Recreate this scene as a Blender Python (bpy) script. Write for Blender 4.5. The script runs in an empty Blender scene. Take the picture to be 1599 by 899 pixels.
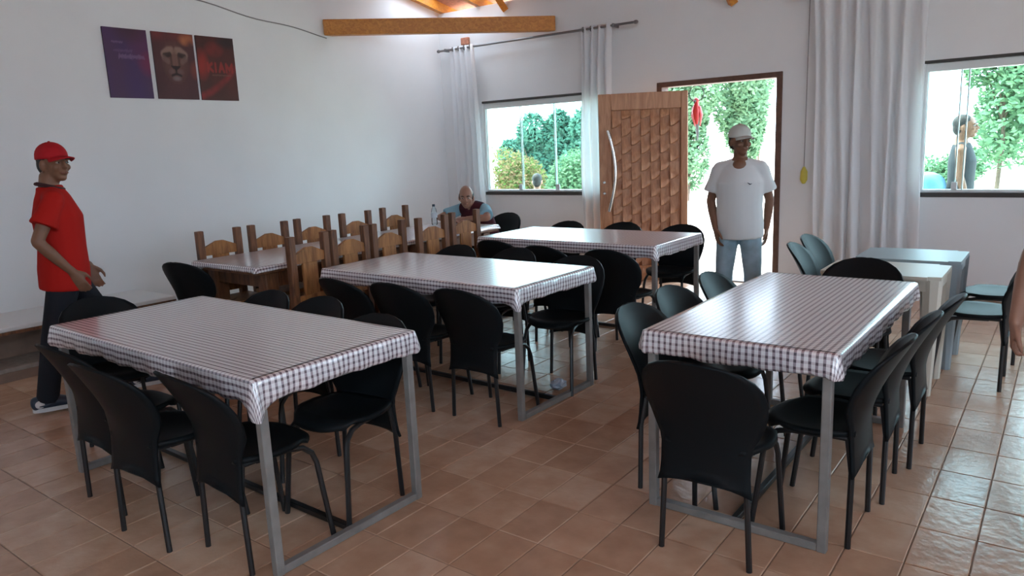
import bpy, bmesh, math, random
from mathutils import Vector, Matrix, noise
random.seed(7)
PI = math.pi
S = bpy.context.scene
C = S.collection

# ------------------------------------------------------------------ camera
FPX, YAW, PIT, ROL, CH = 1151.3, 0.65195, 0.18994, -0.0440, 1.56
_f0 = Vector((-math.sin(YAW), math.cos(YAW), 0)); _r0 = Vector((math.cos(YAW), math.sin(YAW), 0)); _u0 = Vector((0, 0, 1))
CF = math.cos(PIT)*_f0 - math.sin(PIT)*_u0
_u = math.cos(PIT)*_u0 + math.sin(PIT)*_f0
CR = math.cos(ROL)*_r0 + math.sin(ROL)*_u
CU = -math.sin(ROL)*_r0 + math.cos(ROL)*_u
cam_d = bpy.data.cameras.new('camera'); cam = bpy.data.objects.new('camera', cam_d); C.objects.link(cam)
cam_d.sensor_width = 36; cam_d.lens = FPX/1599*36; cam_d.clip_start = .05; cam_d.clip_end = 400
M = Matrix((CR, CU, -CF)).transposed().to_4x4(); M.translation = (0, 0, CH)
cam.matrix_world = M
S.camera = cam

# ------------------------------------------------------------------ world, sun, exposure
S.view_settings.view_transform = 'Standard'; S.view_settings.look = 'None'
S.view_settings.gamma = 1; S.view_settings.use_curve_mapping = False
S.view_settings.exposure = 0.47
w = bpy.data.worlds.new('world'); S.world = w; w.use_nodes = True
bg = w.node_tree.nodes['Background']; bg.inputs[0].default_value = (.65, .82, 1, 1); bg.inputs[1].default_value = 8.0
sd = bpy.data.lights.new('sun', 'SUN'); sd.energy = 9.0; sd.color = (1, .95, .86); sd.angle = .03
so = bpy.data.objects.new('sun', sd); C.objects.link(so)
so.rotation_euler = Vector((.62, .0, -1)).to_track_quat('-Z', 'Y').to_euler()

XL, YB, XR, YF = -7.0, 7.8, 3.6, -2.6     # room: left wall, back wall, right wall, wall behind the camera
# openings: (x0, x1, z0, z1)
W1 = (-6.31, -4.45, .965, 2.13); DO = (-3.76, -2.44, 0, 2.13); W2 = (-1.14, 1.05, .965, 2.13)
FO = [(-.6, .6, 1.0, 2.1)]     # unseen opening behind the camera, added to brighten the room
RO = [(-1.2, .6, .95, 2.13), (4.4, 6.4, .95, 2.13)]                       # unseen openings added in the right wall for fill light (y0,y1,z0,z1)
def portal(loc, sx, sy, direction):
    l = bpy.data.lights.new('daylight_portal', 'AREA'); l.shape = 'RECTANGLE'; l.size = sx; l.size_y = sy
    l.cycles.is_portal = True
    o = bpy.data.objects.new('daylight_portal', l); C.objects.link(o); o.location = loc
    o.rotation_euler = Vector(direction).to_track_quat('-Z', 'Z').to_euler()
for a in (W1, DO, W2): portal(((a[0]+a[1])/2, YB+.2, (a[2]+a[3])/2), a[1]-a[0], a[3]-a[2], (0, -1, 0))
for a in FO: portal(((a[0]+a[1])/2, YF-.2, (a[2]+a[3])/2), a[1]-a[0], a[3]-a[2], (0, 1, 0))
for a in RO: portal((XR+.2, (a[0]+a[1])/2, (a[2]+a[3])/2), a[1]-a[0], a[3]-a[2], (-1, 0, 0))

# ------------------------------------------------------------------ materials
def nodes(name):
    m = bpy.data.materials.new(name); m.use_nodes = True
    nt = m.node_tree
    return m, nt, nt.nodes['Principled BSDF']
def mat(name, col, rough=.6, spec=.5, metal=0, var=0, scale=20, bump=0, bscale=80, trans=0, sheen=0):
    m, nt, b = nodes(name)
    b.inputs['Base Color'].default_value = (*col, 1); b.inputs['Roughness'].default_value = rough
    b.inputs['Specular IOR Level'].default_value = spec; b.inputs['Metallic'].default_value = metal
    if sheen: b.inputs['Sheen Weight'].default_value = sheen
    tc = nt.nodes.new('ShaderNodeTexCoord')
    if var:
        n = nt.nodes.new('ShaderNodeTexNoise'); n.inputs['Scale'].default_value = scale; n.inputs['Detail'].default_value = 4
        nt.links.new(tc.outputs['Object'], n.inputs['Vector'])
        r = nt.nodes.new('ShaderNodeValToRGB')
        r.color_ramp.elements[0].position = .3; r.color_ramp.elements[1].position = .7
        r.color_ramp.elements[0].color = (*[c*(1-var) for c in col], 1)
        r.color_ramp.elements[1].color = (*[min(1, c*(1+var)) for c in col], 1)
        nt.links.new(n.outputs['Fac'], r.inputs[0]); nt.links.new(r.outputs[0], b.inputs['Base Color'])
    if bump:
        n2 = nt.nodes.new('ShaderNodeTexNoise'); n2.inputs['Scale'].default_value = bscale; n2.inputs['Detail'].default_value = 3
        nt.links.new(tc.outputs['Object'], n2.inputs['Vector'])
        bp = nt.nodes.new('ShaderNodeBump'); bp.inputs['Strength'].default_value = bump; bp.inputs['Distance'].default_value = .01
        nt.links.new(n2.outputs['Fac'], bp.inputs['Height']); nt.links.new(bp.outputs[0], b.inputs['Normal'])
    return m
def wood(name, c1, c2, rough=.5, stretch=(2, 2, 14), scale=3):
    m, nt, b = nodes(name)
    tc = nt.nodes.new('ShaderNodeTexCoord'); mp = nt.nodes.new('ShaderNodeMapping')
    mp.inputs['Scale'].default_value = stretch
    oi = nt.nodes.new('ShaderNodeObjectInfo')
    ad = nt.nodes.new('ShaderNodeVectorMath'); ad.operation = 'ADD'
    nt.links.new(tc.outputs['Object'], mp.inputs[0]); nt.links.new(mp.outputs[0], ad.inputs[0])
    nt.links.new(oi.outputs['Random'], ad.inputs[1])
    n = nt.nodes.new('ShaderNodeTexNoise'); n.inputs['Scale'].default_value = scale; n.inputs['Detail'].default_value = 6
    n.inputs['Distortion'].default_value = 1.2
    nt.links.new(ad.outputs[0], n.inputs['Vector'])
    r = nt.nodes.new('ShaderNodeValToRGB'); r.color_ramp.elements[0].position = .35; r.color_ramp.elements[1].position = .68
    r.color_ramp.elements[0].color = (*c1, 1); r.color_ramp.elements[1].color = (*c2, 1)
    nt.links.new(n.outputs['Fac'], r.inputs[0]); nt.links.new(r.outputs[0], b.inputs['Base Color'])
    b.inputs['Roughness'].default_value = rough
    return m
def tile_mat():
    m, nt, b = nodes('terracotta_floor_tile')
    g = nt.nodes.new('ShaderNodeNewGeometry')
    dv = nt.nodes.new('ShaderNodeVectorMath'); dv.operation = 'SUBTRACT'; dv.inputs[1].default_value = (TOX, TOY, 0)
    dv2 = nt.nodes.new('ShaderNodeVectorMath'); dv2.operation = 'DIVIDE'; dv2.inputs[1].default_value = (TX, TY, 100)
    fl = nt.nodes.new('ShaderNodeVectorMath'); fl.operation = 'FLOOR'
    wn = nt.nodes.new('ShaderNodeTexWhiteNoise')
    nt.links.new(g.outputs['Position'], dv.inputs[0]); nt.links.new(dv.outputs[0], dv2.inputs[0]); nt.links.new(dv2.outputs[0], fl.inputs[0]); nt.links.new(fl.outputs[0], wn.inputs['Vector'])
    n = nt.nodes.new('ShaderNodeTexNoise'); n.inputs['Scale'].default_value = 7; n.inputs['Detail'].default_value = 5
    nt.links.new(g.outputs['Position'], n.inputs['Vector'])
    mx = nt.nodes.new('ShaderNodeMix'); mx.data_type = 'FLOAT'; mx.inputs['Factor'].default_value = .62
    nt.links.new(wn.outputs['Value'], mx.inputs[2]); nt.links.new(n.outputs['Fac'], mx.inputs[3])
    r = nt.nodes.new('ShaderNodeValToRGB')
    cr = r.color_ramp; cr.elements[0].position = .2; cr.elements[0].color = (.43, .25, .16, 1); cr.elements[1].position = .8; cr.elements[1].color = (.70, .50, .36, 1)
    e = cr.elements.new(.5); e.color = (.57, .36, .24, 1)
    nt.links.new(mx.outputs[0], r.inputs[0]); nt.links.new(r.outputs[0], b.inputs['Base Color'])
    b.inputs['Roughness'].default_value = .23; b.inputs['Specular IOR Level'].default_value = .5
    n2 = nt.nodes.new('ShaderNodeTexNoise'); n2.inputs['Scale'].default_value = 22; n2.inputs['Detail'].default_value = 3
    nt.links.new(g.outputs['Position'], n2.inputs['Vector'])
    bp = nt.nodes.new('ShaderNodeBump'); bp.inputs['Strength'].default_value = .22; bp.inputs['Distance'].default_value = .012
    nt.links.new(n2.outputs['Fac'], bp.inputs['Height']); nt.links.new(bp.outputs[0], b.inputs['Normal'])
    return m
def gingham_mat():
    m, nt, b = nodes('gingham_vinyl')
    uv = nt.nodes.new('ShaderNodeUVMap'); uv.uv_map = 'UVMap'
    sp = nt.nodes.new('ShaderNodeSeparateXYZ'); nt.links.new(uv.outputs[0], sp.inputs[0])
    def stripe(sock, per):
        a = nt.nodes.new('ShaderNodeMath'); a.operation = 'DIVIDE'; a.inputs[1].default_value = per; nt.links.new(sock, a.inputs[0])
        f = nt.nodes.new('ShaderNodeMath'); f.operation = 'FRACT'; nt.links.new(a.outputs[0], f.inputs[0])
        g = nt.nodes.new('ShaderNodeMath'); g.operation = 'GREATER_THAN'; g.inputs[1].default_value = .60; nt.links.new(f.outputs[0], g.inputs[0])
        return g.outputs[0]
    a = stripe(sp.outputs[0], .026); c = stripe(sp.outputs[1], .026)
    m1 = nt.nodes.new('ShaderNodeMath'); m1.operation = 'MULTIPLY'; m1.inputs[1].default_value = .36; nt.links.new(a, m1.inputs[0])
    m2 = nt.nodes.new('ShaderNodeMath'); m2.operation = 'MULTIPLY'; m2.inputs[1].default_value = .64; nt.links.new(c, m2.inputs[0])
    s = nt.nodes.new('ShaderNodeMath'); s.operation = 'ADD'; nt.links.new(m1.outputs[0], s.inputs[0]); nt.links.new(m2.outputs[0], s.inputs[1])
    r = nt.nodes.new('ShaderNodeValToRGB'); cr = r.color_ramp
    cr.elements[0].color = (.92, .915, .94, 1); cr.elements[1].color = (.11, .08, .10, 1)
    e = cr.elements.new(.36); e.color = (.70, .65, .69, 1)
    e = cr.elements.new(.64); e.color = (.40, .335, .38, 1)
    nt.links.new(s.outputs[0], r.inputs[0]); nt.links.new(r.outputs[0], b.inputs['Base Color'])
    b.inputs['Roughness'].default_value = .4; b.inputs['Specular IOR Level'].default_value = .5; b.inputs['Coat Weight'].default_value = 1; b.inputs['Coat Roughness'].default_value = .22; b.inputs['Coat IOR'].default_value = 2.2
    return m
def glass_mat(name, tint, refl=.06):
    m = bpy.data.materials.new(name); m.use_nodes = True; nt = m.node_tree; nt.nodes.clear()
    o = nt.nodes.new('ShaderNodeOutputMaterial'); t = nt.nodes.new('ShaderNodeBsdfTransparent'); t.inputs[0].default_value = (*tint, 1)
    g = nt.nodes.new('ShaderNodeBsdfGlossy'); g.inputs['Roughness'].default_value = .02
    f = nt.nodes.new('ShaderNodeFresnel'); f.inputs[0].default_value = 1.35
    x = nt.nodes.new('ShaderNodeMixShader'); nt.links.new(f.outputs[0], x.inputs[0]); nt.links.new(t.outputs[0], x.inputs[1]); nt.links.new(g.outputs[0], x.inputs[2]); nt.links.new(x.outputs[0], o.inputs[0])
    return m
def cloth_sheer(name, col, transp=.18):
    m = bpy.data.materials.new(name); m.use_nodes = True; nt = m.node_tree; nt.nodes.clear()
    o = nt.nodes.new('ShaderNodeOutputMaterial'); d = nt.nodes.new('ShaderNodeBsdfDiffuse'); d.inputs[0].default_value = (*col, 1)
    t = nt.nodes.new('ShaderNodeBsdfTranslucent'); t.inputs[0].default_value = (*col, 1)
    p = nt.nodes.new('ShaderNodeBsdfTransparent')
    x = nt.nodes.new('ShaderNodeMixShader'); x.inputs[0].default_value = .42
    y = nt.nodes.new('ShaderNodeMixShader'); y.inputs[0].default_value = transp
    nt.links.new(d.outputs[0], x.inputs[1]); nt.links.new(t.outputs[0], x.inputs[2])
    nt.links.new(x.outputs[0], y.inputs[1]); nt.links.new(p.outputs[0], y.inputs[2]); nt.links.new(y.outputs[0], o.inputs[0])
    return m
def leaf_mat(name, c1, c2):
    m = bpy.data.materials.new(name); m.use_nodes = True; nt = m.node_tree; nt.nodes.clear()
    o = nt.nodes.new('ShaderNodeOutputMaterial'); g = nt.nodes.new('ShaderNodeNewGeometry')
    r = nt.nodes.new('ShaderNodeValToRGB'); r.color_ramp.elements[0].color = (*c1, 1); r.color_ramp.elements[1].color = (*c2, 1)
    nt.links.new(g.outputs['Random Per Island'], r.inputs[0])
    d = nt.nodes.new('ShaderNodeBsdfDiffuse'); t = nt.nodes.new('ShaderNodeBsdfTranslucent')
    nt.links.new(r.outputs[0], d.inputs[0]); nt.links.new(r.outputs[0], t.inputs[0])
    x = nt.nodes.new('ShaderNodeMixShader'); x.inputs[0].default_value = .35
    nt.links.new(d.outputs[0], x.inputs[1]); nt.links.new(t.outputs[0], x.inputs[2]); nt.links.new(x.outputs[0], o.inputs[0])
    return m
def vcol_mat(name, rough=.45):
    m, nt, b = nodes(name)
    a = nt.nodes.new('ShaderNodeAttribute'); a.attribute_name = 'print'
    nt.links.new(a.outputs['Color'], b.inputs['Base Color']); b.inputs['Roughness'].default_value = rough
    return m

# ------------------------------------------------------------------ mesh helpers
class MB:
    def __init__(s): s.v = []; s.f = []
    def add(s, vs, fs, mtx=None):
        n = len(s.v)
        s.v += [tuple(mtx @ Vector(v)) for v in vs] if mtx else [tuple(v) for v in vs]
        s.f += [tuple(i+n for i in f) for f in fs]
        return s
    def box(s, a, b, mtx=None):
        (x0, y0, z0), (x1, y1, z1) = a, b
        return s.add([(x0,y0,z0),(x1,y0,z0),(x1,y1,z0),(x0,y1,z0),(x0,y0,z1),(x1,y0,z1),(x1,y1,z1),(x0,y1,z1)],
              [(0,3,2,1),(4,5,6,7),(0,1,5,4),(1,2,6,5),(2,3,7,6),(3,0,4,7)], mtx)
    def cbox(s, a, b, c=.005, mtx=None):       # box with all edges chamfered
        bm = bmesh.new(); bmesh.ops.create_cube(bm, size=1)
        for v in bm.verts: v.co = Vector([a[i] + (v.co[i]+.5)*(b[i]-a[i]) for i in range(3)])
        bmesh.ops.bevel(bm, geom=bm.edges[:], offset=c, segments=1, affect='EDGES')
        bm.verts.index_update()
        s.add([v.co for v in bm.verts], [[v.index for v in f.verts] for f in bm.faces], mtx); bm.free(); return s
    def prism(s, poly, z0, z1, mtx=None):      # polygon (x,y) ccw extruded in z
        n = len(poly)
        vs = [(x, y, z0) for x, y in poly]+[(x, y, z1) for x, y in poly]
        fs = [tuple(range(n-1, -1, -1)), tuple(range(n, 2*n))]+[(i, (i+1) % n, (i+1) % n+n, i+n) for i in range(n)]
        return s.add(vs, fs, mtx)
    def loft(s, pts, rad, n=12, ref=(1, 0, 0), cap=0.0, mtx=None):
        pts = [Vector(p) for p in pts]; rings = []
        rad = [(r, r) if not isinstance(r, tuple) else r for r in rad]
        if cap:
            d0 = (pts[0]-pts[1]).normalized(); d1 = (pts[-1]-pts[-2]).normalized()
            def ext(p, d, r): 
                q = min(r)*cap
                return [(p+d*q, tuple(k*.15 for k in r)), (p+d*q*.85, tuple(k*.5 for k in r)), (p+d*q*.5, tuple(k*.86 for k in r))]
            a = ext(pts[0], d0, rad[0]); b = ext(pts[-1], d1, rad[-1])[::-1]
            P = [x[0] for x in a]+pts+[x[0] for x in b]; Rr = [x[1] for x in a]+rad+[x[1] for x in b]
        else: P, Rr = pts, rad
        vs = []
        for i, p in enumerate(P):
            t = (P[min(i+1, len(P)-1)]-P[max(i-1, 0)]).normalized()
            e = Vector(ref); e = e - t*e.dot(t)
            if e.length < .1: e = Vector((0, 1, 0)); e = e - t*e.dot(t)
            e.normalize(); g = t.cross(e)
            for k in range(n):
                a = 2*PI*k/n; vs.append(p + e*math.cos(a)*Rr[i][0] + g*math.sin(a)*Rr[i][1])
        m = len(P); fs = []
        for i in range(m-1):
            for k in range(n): fs.append((i*n+k, i*n+(k+1) % n, (i+1)*n+(k+1) % n, (i+1)*n+k))
        fs.append(tuple(range(n-1, -1, -1))); fs.append(tuple((m-1)*n+k for k in range(n)))
        return s.add(vs, fs, mtx)
    def tube(s, pts, r, n=8, mtx=None): return s.loft(pts, [r]*len(pts), n, mtx=mtx)
    def ell(s, c, r, mtx=None, n=14, m=9):
        vs = [(c[0], c[1], c[2]-r[2])]
        for i in range(1, m):
            t = -PI/2+PI*i/m
            for k in range(n):
                a = 2*PI*k/n; vs.append((c[0]+r[0]*math.cos(t)*math.cos(a), c[1]+r[1]*math.cos(t)*math.sin(a), c[2]+r[2]*math.sin(t)))
        vs.append((c[0], c[1], c[2]+r[2])); fs = []
        for k in range(n): fs.append((0, 1+(k+1) % n, 1+k))
        for i in range(m-2):
            for k in range(n): fs.append((1+i*n+k, 1+i*n+(k+1) % n, 1+(i+1)*n+(k+1) % n, 1+(i+1)*n+k))
        o = 1+(m-2)*n; L = len(vs)-1
        for k in range(n): fs.append((o+k, o+(k+1) % n, L))
        return s.add(vs, fs, mtx)
    def lathe(s, prof, n=16, mtx=None):        # profile (r,z) bottom to top
        return s.loft([(0, 0, z) for r, z in prof], [max(r, 1e-4) for r, z in prof], n, mtx=mtx) if False else s._lathe(prof, n, mtx)
    def _lathe(s, prof, n, mtx):
        vs = []; fs = []
        for r, z in prof:
            for k in range(n): a = 2*PI*k/n; vs.append((max(r, 1e-4)*math.cos(a), max(r, 1e-4)*math.sin(a), z))
        for i in range(len(prof)-1):
            for k in range(n): fs.append((i*n+k, i*n+(k+1) % n, (i+1)*n+(k+1) % n, (i+1)*n+k))
        fs.append(tuple(range(n-1, -1, -1))); fs.append(tuple((len(prof)-1)*n+k for k in range(n)))
        return s.add(vs, fs, mtx)
    def shell(s, grid, th, mtx=None):          # grid[i][j] of Vectors -> closed sheet of thickness th
        m, n = len(grid), len(grid[0]); nor = []
        for i in range(m):
            for j in range(n):
                du = grid[min(i+1, m-1)][j]-grid[max(i-1, 0)][j]; dv = grid[i][min(j+1, n-1)]-grid[i][max(j-1, 0)]
                q = du.cross(dv); nor.append(q.normalized() if q.length > 1e-9 else Vector((0, 0, 1)))
        fl = [p for row in grid for p in row]
        vs = [p+nor[k]*th/2 for k, p in enumerate(fl)]+[p-nor[k]*th/2 for k, p in enumerate(fl)]
        N = m*n; fs = []
        for i in range(m-1):
            for j in range(n-1):
                a = i*n+j; fs.append((a, a+n, a+n+1, a+1)); fs.append((N+a, N+a+1, N+a+n+1, N+a+n))
        bd = [j for j in range(n)]+[i*n+n-1 for i in range(1, m)]+[(m-1)*n+j for j in range(n-2, -1, -1)]+[i*n for i in range(m-2, 0, -1)]
        for k in range(len(bd)):
            a, b = bd[k], bd[(k+1) % len(bd)]; fs.append((a, b, N+b, N+a))
        return s.add(vs, fs, mtx)
    def mesh(s, name, m, smooth=False):
        me = bpy.data.meshes.new(name); me.from_pydata(s.v, [], s.f); me.update()
        bm = bmesh.new(); bm.from_mesh(me); bmesh.ops.recalc_face_normals(bm, faces=bm.faces); bm.to_mesh(me); bm.free()
        if m: me.materials.append(m)
        if smooth:
            me.polygons.foreach_set('use_smooth', [True]*len(me.polygons))
            if smooth != 'all': me.set_sharp_from_angle(angle=.75)
        return me
    def build(s, name, m, parent=None, smooth=False): return obj(name, s.mesh(name, m, smooth), parent)
def obj(name, me, parent=None, loc=None, rotz=None):
    o = bpy.data.objects.new(name, me); C.objects.link(o)
    if parent: o.parent = parent
    if loc: o.location = loc
    if rotz is not None: o.rotation_euler = (0, 0, rotz)
    return o
def tag(o, label=None, cat=None, group=None, kind=None):
    if label: o['label'] = label
    if cat: o['category'] = cat
    if group: o['group'] = group
    if kind: o['kind'] = kind
    return o
def thing(name, label, cat, loc=(0, 0, 0), rotz=0, group=None):
    o = bpy.data.objects.new(name, None); C.objects.link(o); o.empty_display_size = .1
    o.location = loc; o.rotation_euler = (0, 0, rotz)
    return tag(o, label, cat, group)
def copy_tree(o, parent=None):
    c = o.copy(); C.objects.link(c)
    if parent: c.parent = parent
    for ch in list(o.children): copy_tree(ch, c)
    return c
def place(proto, used, label, loc, rotz, scale=None):
    o = proto if not used[0] else copy_tree(proto); used[0] = True
    o.location = loc; o.rotation_euler = (0, 0, rotz); o['label'] = label
    return o
def pix(P):
    d = Vector(P)-Vector((0, 0, CH)); z = d.dot(CF)
    if z < .05: return None
    return 799.5+FPX*d.dot(CR)/z, 449.5-FPX*d.dot(CU)/z, z

# ------------------------------------------------------------------ material set
TX, TY, TOX, TOY = .2011, .3077, -2.193, 2.179
m_wall = mat('white_painted_plaster', (.80, .80, .805), .75, .3, var=.03, scale=1.2, bump=.06, bscale=60)
m_tile = tile_mat()
m_grout = mat('dark_grout', (.26, .18, .13), .9, .2)
m_black = mat('black_plastic', (.0085, .0105, .012), .46, .12, bump=.05, bscale=300)
m_blkmetal = mat('black_painted_steel', (.012, .012, .013), .35, .5)
m_grey = mat('grey_painted_steel', (.23, .22, .21), .45, .5, var=.15, scale=12)
m_ging = gingham_mat()
m_board = mat('table_board', (.32, .26, .2), .6)
m_wood = wood('honey_wood', (.22, .085, .022), (.44, .19, .055), .5, (9, 9, 1.4))
m_woodd = wood('dark_rustic_wood', (.095, .038, .018), (.23, .095, .038), .5, (9, 9, 1.4))
m_door = wood('door_wood', (.40, .175, .08), (.58, .30, .16), .45, (9, 9, 1.2))
m_doorframe = mat('door_frame_wood', (.12, .06, .04), .6, var=.2)
m_beam = wood('varnished_beam', (.50, .17, .018), (.66, .27, .035), .45, (1.2, 9, 9))
m_steel = mat('brushed_steel', (.62, .60, .57), .25, .5, metal=1)
m_rod = mat('dark_steel_rod', (.22, .21, .21), .3, .5, metal=.8)
m_alu = mat('white_aluminium', (.74, .76, .76), .4)
m_trim_shade = mat('dark_trim_and_shade', (.06, .055, .05), .8)  # dark tone for the painted lintel shadow, also sill and ornament parts
m_glass = glass_mat('greenish_glass', (.86, .97, .94))
m_gedge = mat('glass_edge', (.55, .72, .68), .2)
m_curtain = cloth_sheer('sheer_white_curtain', (.95, .95, .96), .07)
m_white = mat('white_laminate', (.78, .79, .79), .35)
m_brown = mat('brown_plaster', (.24, .16, .12), .8, var=.2, scale=6)
m_stepgrey = mat('cement_step', (.30, .26, .23), .8, var=.15)
m_brick = mat('terracotta', (.52, .22, .14), .85, var=.2, scale=30)
m_cable = mat('grey_cable', (.25, .24, .24), .6)
m_yellow = mat('yellow_plastic', (.62, .52, .08), .45)
m_cream = mat('cream_plastic', (.60, .58, .50), .4)
m_bluegrey = mat('blue_grey_plastic', (.30, .36, .39), .38)
m_skin1 = mat('brown_skin', (.20, .095, .055), .5, .4, var=.06)
m_skin2 = mat('tan_skin', (.36, .19, .13), .5, .4, var=.06)
m_hair = mat('dark_hair', (.014, .011, .010), .6, bump=.4, bscale=200)
m_red = mat('red_knit', (.42, .016, .012), .85, .1)
m_redcap = mat('red_cap_cotton', (.42, .012, .018), .75, .2)
m_dkred = mat('dark_collar', (.05, .012, .014), .8)
m_trou = mat('black_trousers', (.016, .018, .024), .85, .2)
m_wtee = mat('white_cotton', (.70, .72, .72), .85, .2, sheen=.2)
m_cap = mat('pale_cap', (.56, .58, .54), .8, .2)
m_jean = mat('light_blue_denim', (.36, .52, .62), .85, .2, var=.18, scale=9)
m_eye = mat('eye_white', (.42, .40, .38), .4); m_iris = mat('dark_iris', (.01, .008, .006), .2); m_lip = mat('lip', (.20, .07, .06), .5)
m_blue = mat('light_blue_cotton', (.26, .46, .56), .85, .2)
m_maroon = mat('maroon_vest', (.06, .012, .02), .85, .2)
m_navy = mat('navy_leather', (.02, .035, .06), .4); m_shoew = mat('white_leather', (.66, .67, .68), .4)
m_tank = mat('dark_tank_top', (.02, .024, .03), .8)
m_sand = mat('pale_sandy_ground', (.62, .55, .46), .95, .1, var=.12, scale=.7)
m_bark = mat('bark', (.12, .085, .06), .9, var=.3)
m_leafA = leaf_mat('fresh_leaf', (.10, .20, .11), (.22, .36, .20))
m_leafB = leaf_mat('blue_green_leaf', (.05, .15, .11), (.13, .27, .19))
m_leafC = leaf_mat('hedge_leaf', (.10, .20, .05), (.34, .20, .12))
m_lump = mat('pale_blue_lump', (.45, .56, .68), .25)

# ------------------------------------------------------------------ floor
floor = MB().box((XL-.1, YF-.1, -.2), (XR+.1, YB+.15, -.004)).build('floor', m_grout); tag(floor, kind='structure')
tm = MB(); g_ = .002
x0, y0, x1, y1 = g_, g_, TX-g_, TY-g_
c_ = .003
tm.add([(x0, y0, -.005), (x1, y0, -.005), (x1, y1, -.005), (x0, y1, -.005), (x0, y0, -.0025), (x1, y0, -.0025), (x1, y1, -.0025), (x0, y1, -.0025),
        (x0+c_, y0+c_, 0), (x1-c_, y0+c_, 0), (x1-c_, y1-c_, 0), (x0+c_, y1-c_, 0)],
       [(0, 1, 5, 4), (1, 2, 6, 5), (2, 3, 7, 6), (3, 0, 4, 7), (4, 5, 9, 8), (5, 6, 10, 9), (6, 7, 11, 10), (7, 4, 8, 11), (8, 9, 10, 11)])
tile_me = bpy.data.meshes.new('floor_tile'); tile_me.from_pydata(tm.v, [], tm.f); tile_me.materials.append(m_tile)
cells = []
for i in range(-25, 31):
    for j in range(-16, 20):
        x, y = TOX+i*TX, TOY+j*TY
        if x < XL-.1 or x > XR-.1 or y < YF or y > YB-.2: continue
        p = pix((x+TX/2, y+TY/2, 0))
        inview = p is not None and -15 < p[0] < 1614 and -15 < p[1] < 914
        cells.append((0 if inview else 1, p[2] if p else 99, x, y))
cells.sort()
rest = MB()
for k, (iv, d, x, y) in enumerate(cells):
    if k < 300 and iv == 0:
        o = obj('tile', tile_me, floor, (x, y, 0))
    else: rest.add(tm.v, tm.f, Matrix.Translation((x, y, 0)))
me = bpy.data.meshes.new('far_tiles'); me.from_pydata(rest.v, [], rest.f); me.materials.append(m_tile)
tag(obj('far_tiles', me, floor), kind='stuff')

# ------------------------------------------------------------------ walls
def roofz(y): return 3.34+.2*(YB-y)
def wall_y(name, y0, y1, xa, xb, H, ops):
    m = MB(); xs = xa
    for (a, b, z0, z1) in sorted(ops):
        m.box((xs, y0, -.1), (a, y1, H))
        if z0 > 0: m.box((a, y0, -.1), (b, y1, z0))
        m.box((a, y0, z1), (b, y1, H)); xs = b
    m.box((xs, y0, -.1), (xb, y1, H))
    return tag(m.build(name, m_wall), kind='structure')
wall_y('wall_back', YB, YB+.15, XL-.15, XR+.15, 3.34, [W1, DO, W2])
wall_y('wall_front', YF-.15, YF, XL-.15, XR+.15, 5.4, FO)
m = MB()
m.add([(XL-.15, YF-.15, -.1), (XL, YF-.15, -.1), (XL, YB+.15, -.1), (XL-.15, YB+.15, -.1), (XL-.15, YF-.15, roofz(YF)), (XL, YF-.15, roofz(YF)), (XL, YB+.15, 3.34), (XL-.15, YB+.15, 3.34)],
      [(0, 3, 2, 1), (4, 5, 6, 7), (0, 1, 5, 4), (1, 2, 6, 5), (2, 3, 7, 6), (3, 0, 4, 7)])
tag(m.build('wall_left', m_wall), kind='structure')
m = MB(); ys = YF-.15
for (a, b, z0, z1) in RO:
    m.box((XR, ys, -.1), (XR+.15, a, 4.0)); m.box((XR, a, -.1), (XR+.15, b, z0)); m.box((XR, a, z1), (XR+.15, b, 4.0)); ys = b
m.box((XR, ys, -.1), (XR+.15, YB+.15, 3.34))
tag(m.build('wall_right', m_wall), kind='structure')
# roof: sloped boarding, open over one bay near the corner
ceil = MB()
def deck(xa, xb, ya, yb):
    ceil.add([(xa, ya, roofz(ya)+.12), (xb, ya, roofz(ya)+.12), (xb, yb, roofz(yb)+.12), (xa, yb, roofz(yb)+.12), (xa, ya, roofz(ya)+.16), (xb, ya, roofz(ya)+.16), (xb, yb, roofz(yb)+.16), (xa, yb, roofz(yb)+.16)],
             [(0, 3, 2, 1), (4, 5, 6, 7), (0, 1, 5, 4), (1, 2, 6, 5), (2, 3, 7, 6), (3, 0, 4, 7)])
deck(XL-.4, XR+.4, YF-.4, 6.95); deck(-5.95, XR+.4, 6.95, YB+.5); deck(XL-.4, -6.85, 6.95, YB+.5); deck(-6.85, -5.95, 7.66, YB+.5)
ceilo = tag(ceil.build('ceiling', m_brick), kind='structure')
for k, x in enumerate([-6.93, -6.3, -5.65, -5.0, -4.2, -3.4, -2.6, -1.8, -1.0, -.2, .6, 1.4, 2.2, 3.0]):
    r = MB(); a, b = YF, YB+.3
    r.add([(x-.035, a, roofz(a)), (x+.035, a, roofz(a)), (x+.035, b, roofz(b)), (x-.035, b, roofz(b)), (x-.035, a, roofz(a)+.12), (x+.035, a, roofz(a)+.12), (x+.035, b, roofz(b)+.12), (x-.035, b, roofz(b)+.12)],
          [(0, 3, 2, 1), (4, 5, 6, 7), (0, 1, 5, 4), (1, 2, 6, 5), (2, 3, 7, 6), (3, 0, 4, 7)])
    r.build('rafter', m_beam, ceilo)
for y in (7.45, 6.9, 6.2, 5.0, 3.5, 2.0):
    MB().box((XL, y-.025, roofz(y)+.07), (XR, y+.025, roofz(y)+.12)).build('batten', m_beam, ceilo)
def knee(x, z):
    o = MB(); d = Vector((-.12, -.55, .62)).normalized(); a = Vector((x, YB-.01, z))
    o.loft([a, a+d*1.1], [.055, .055], 4, ref=(1, 0, 0)); return o.build('knee_brace', m_beam, ceilo)
knee(-5.86, 3.24); knee(-2.93, 2.90)
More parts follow.
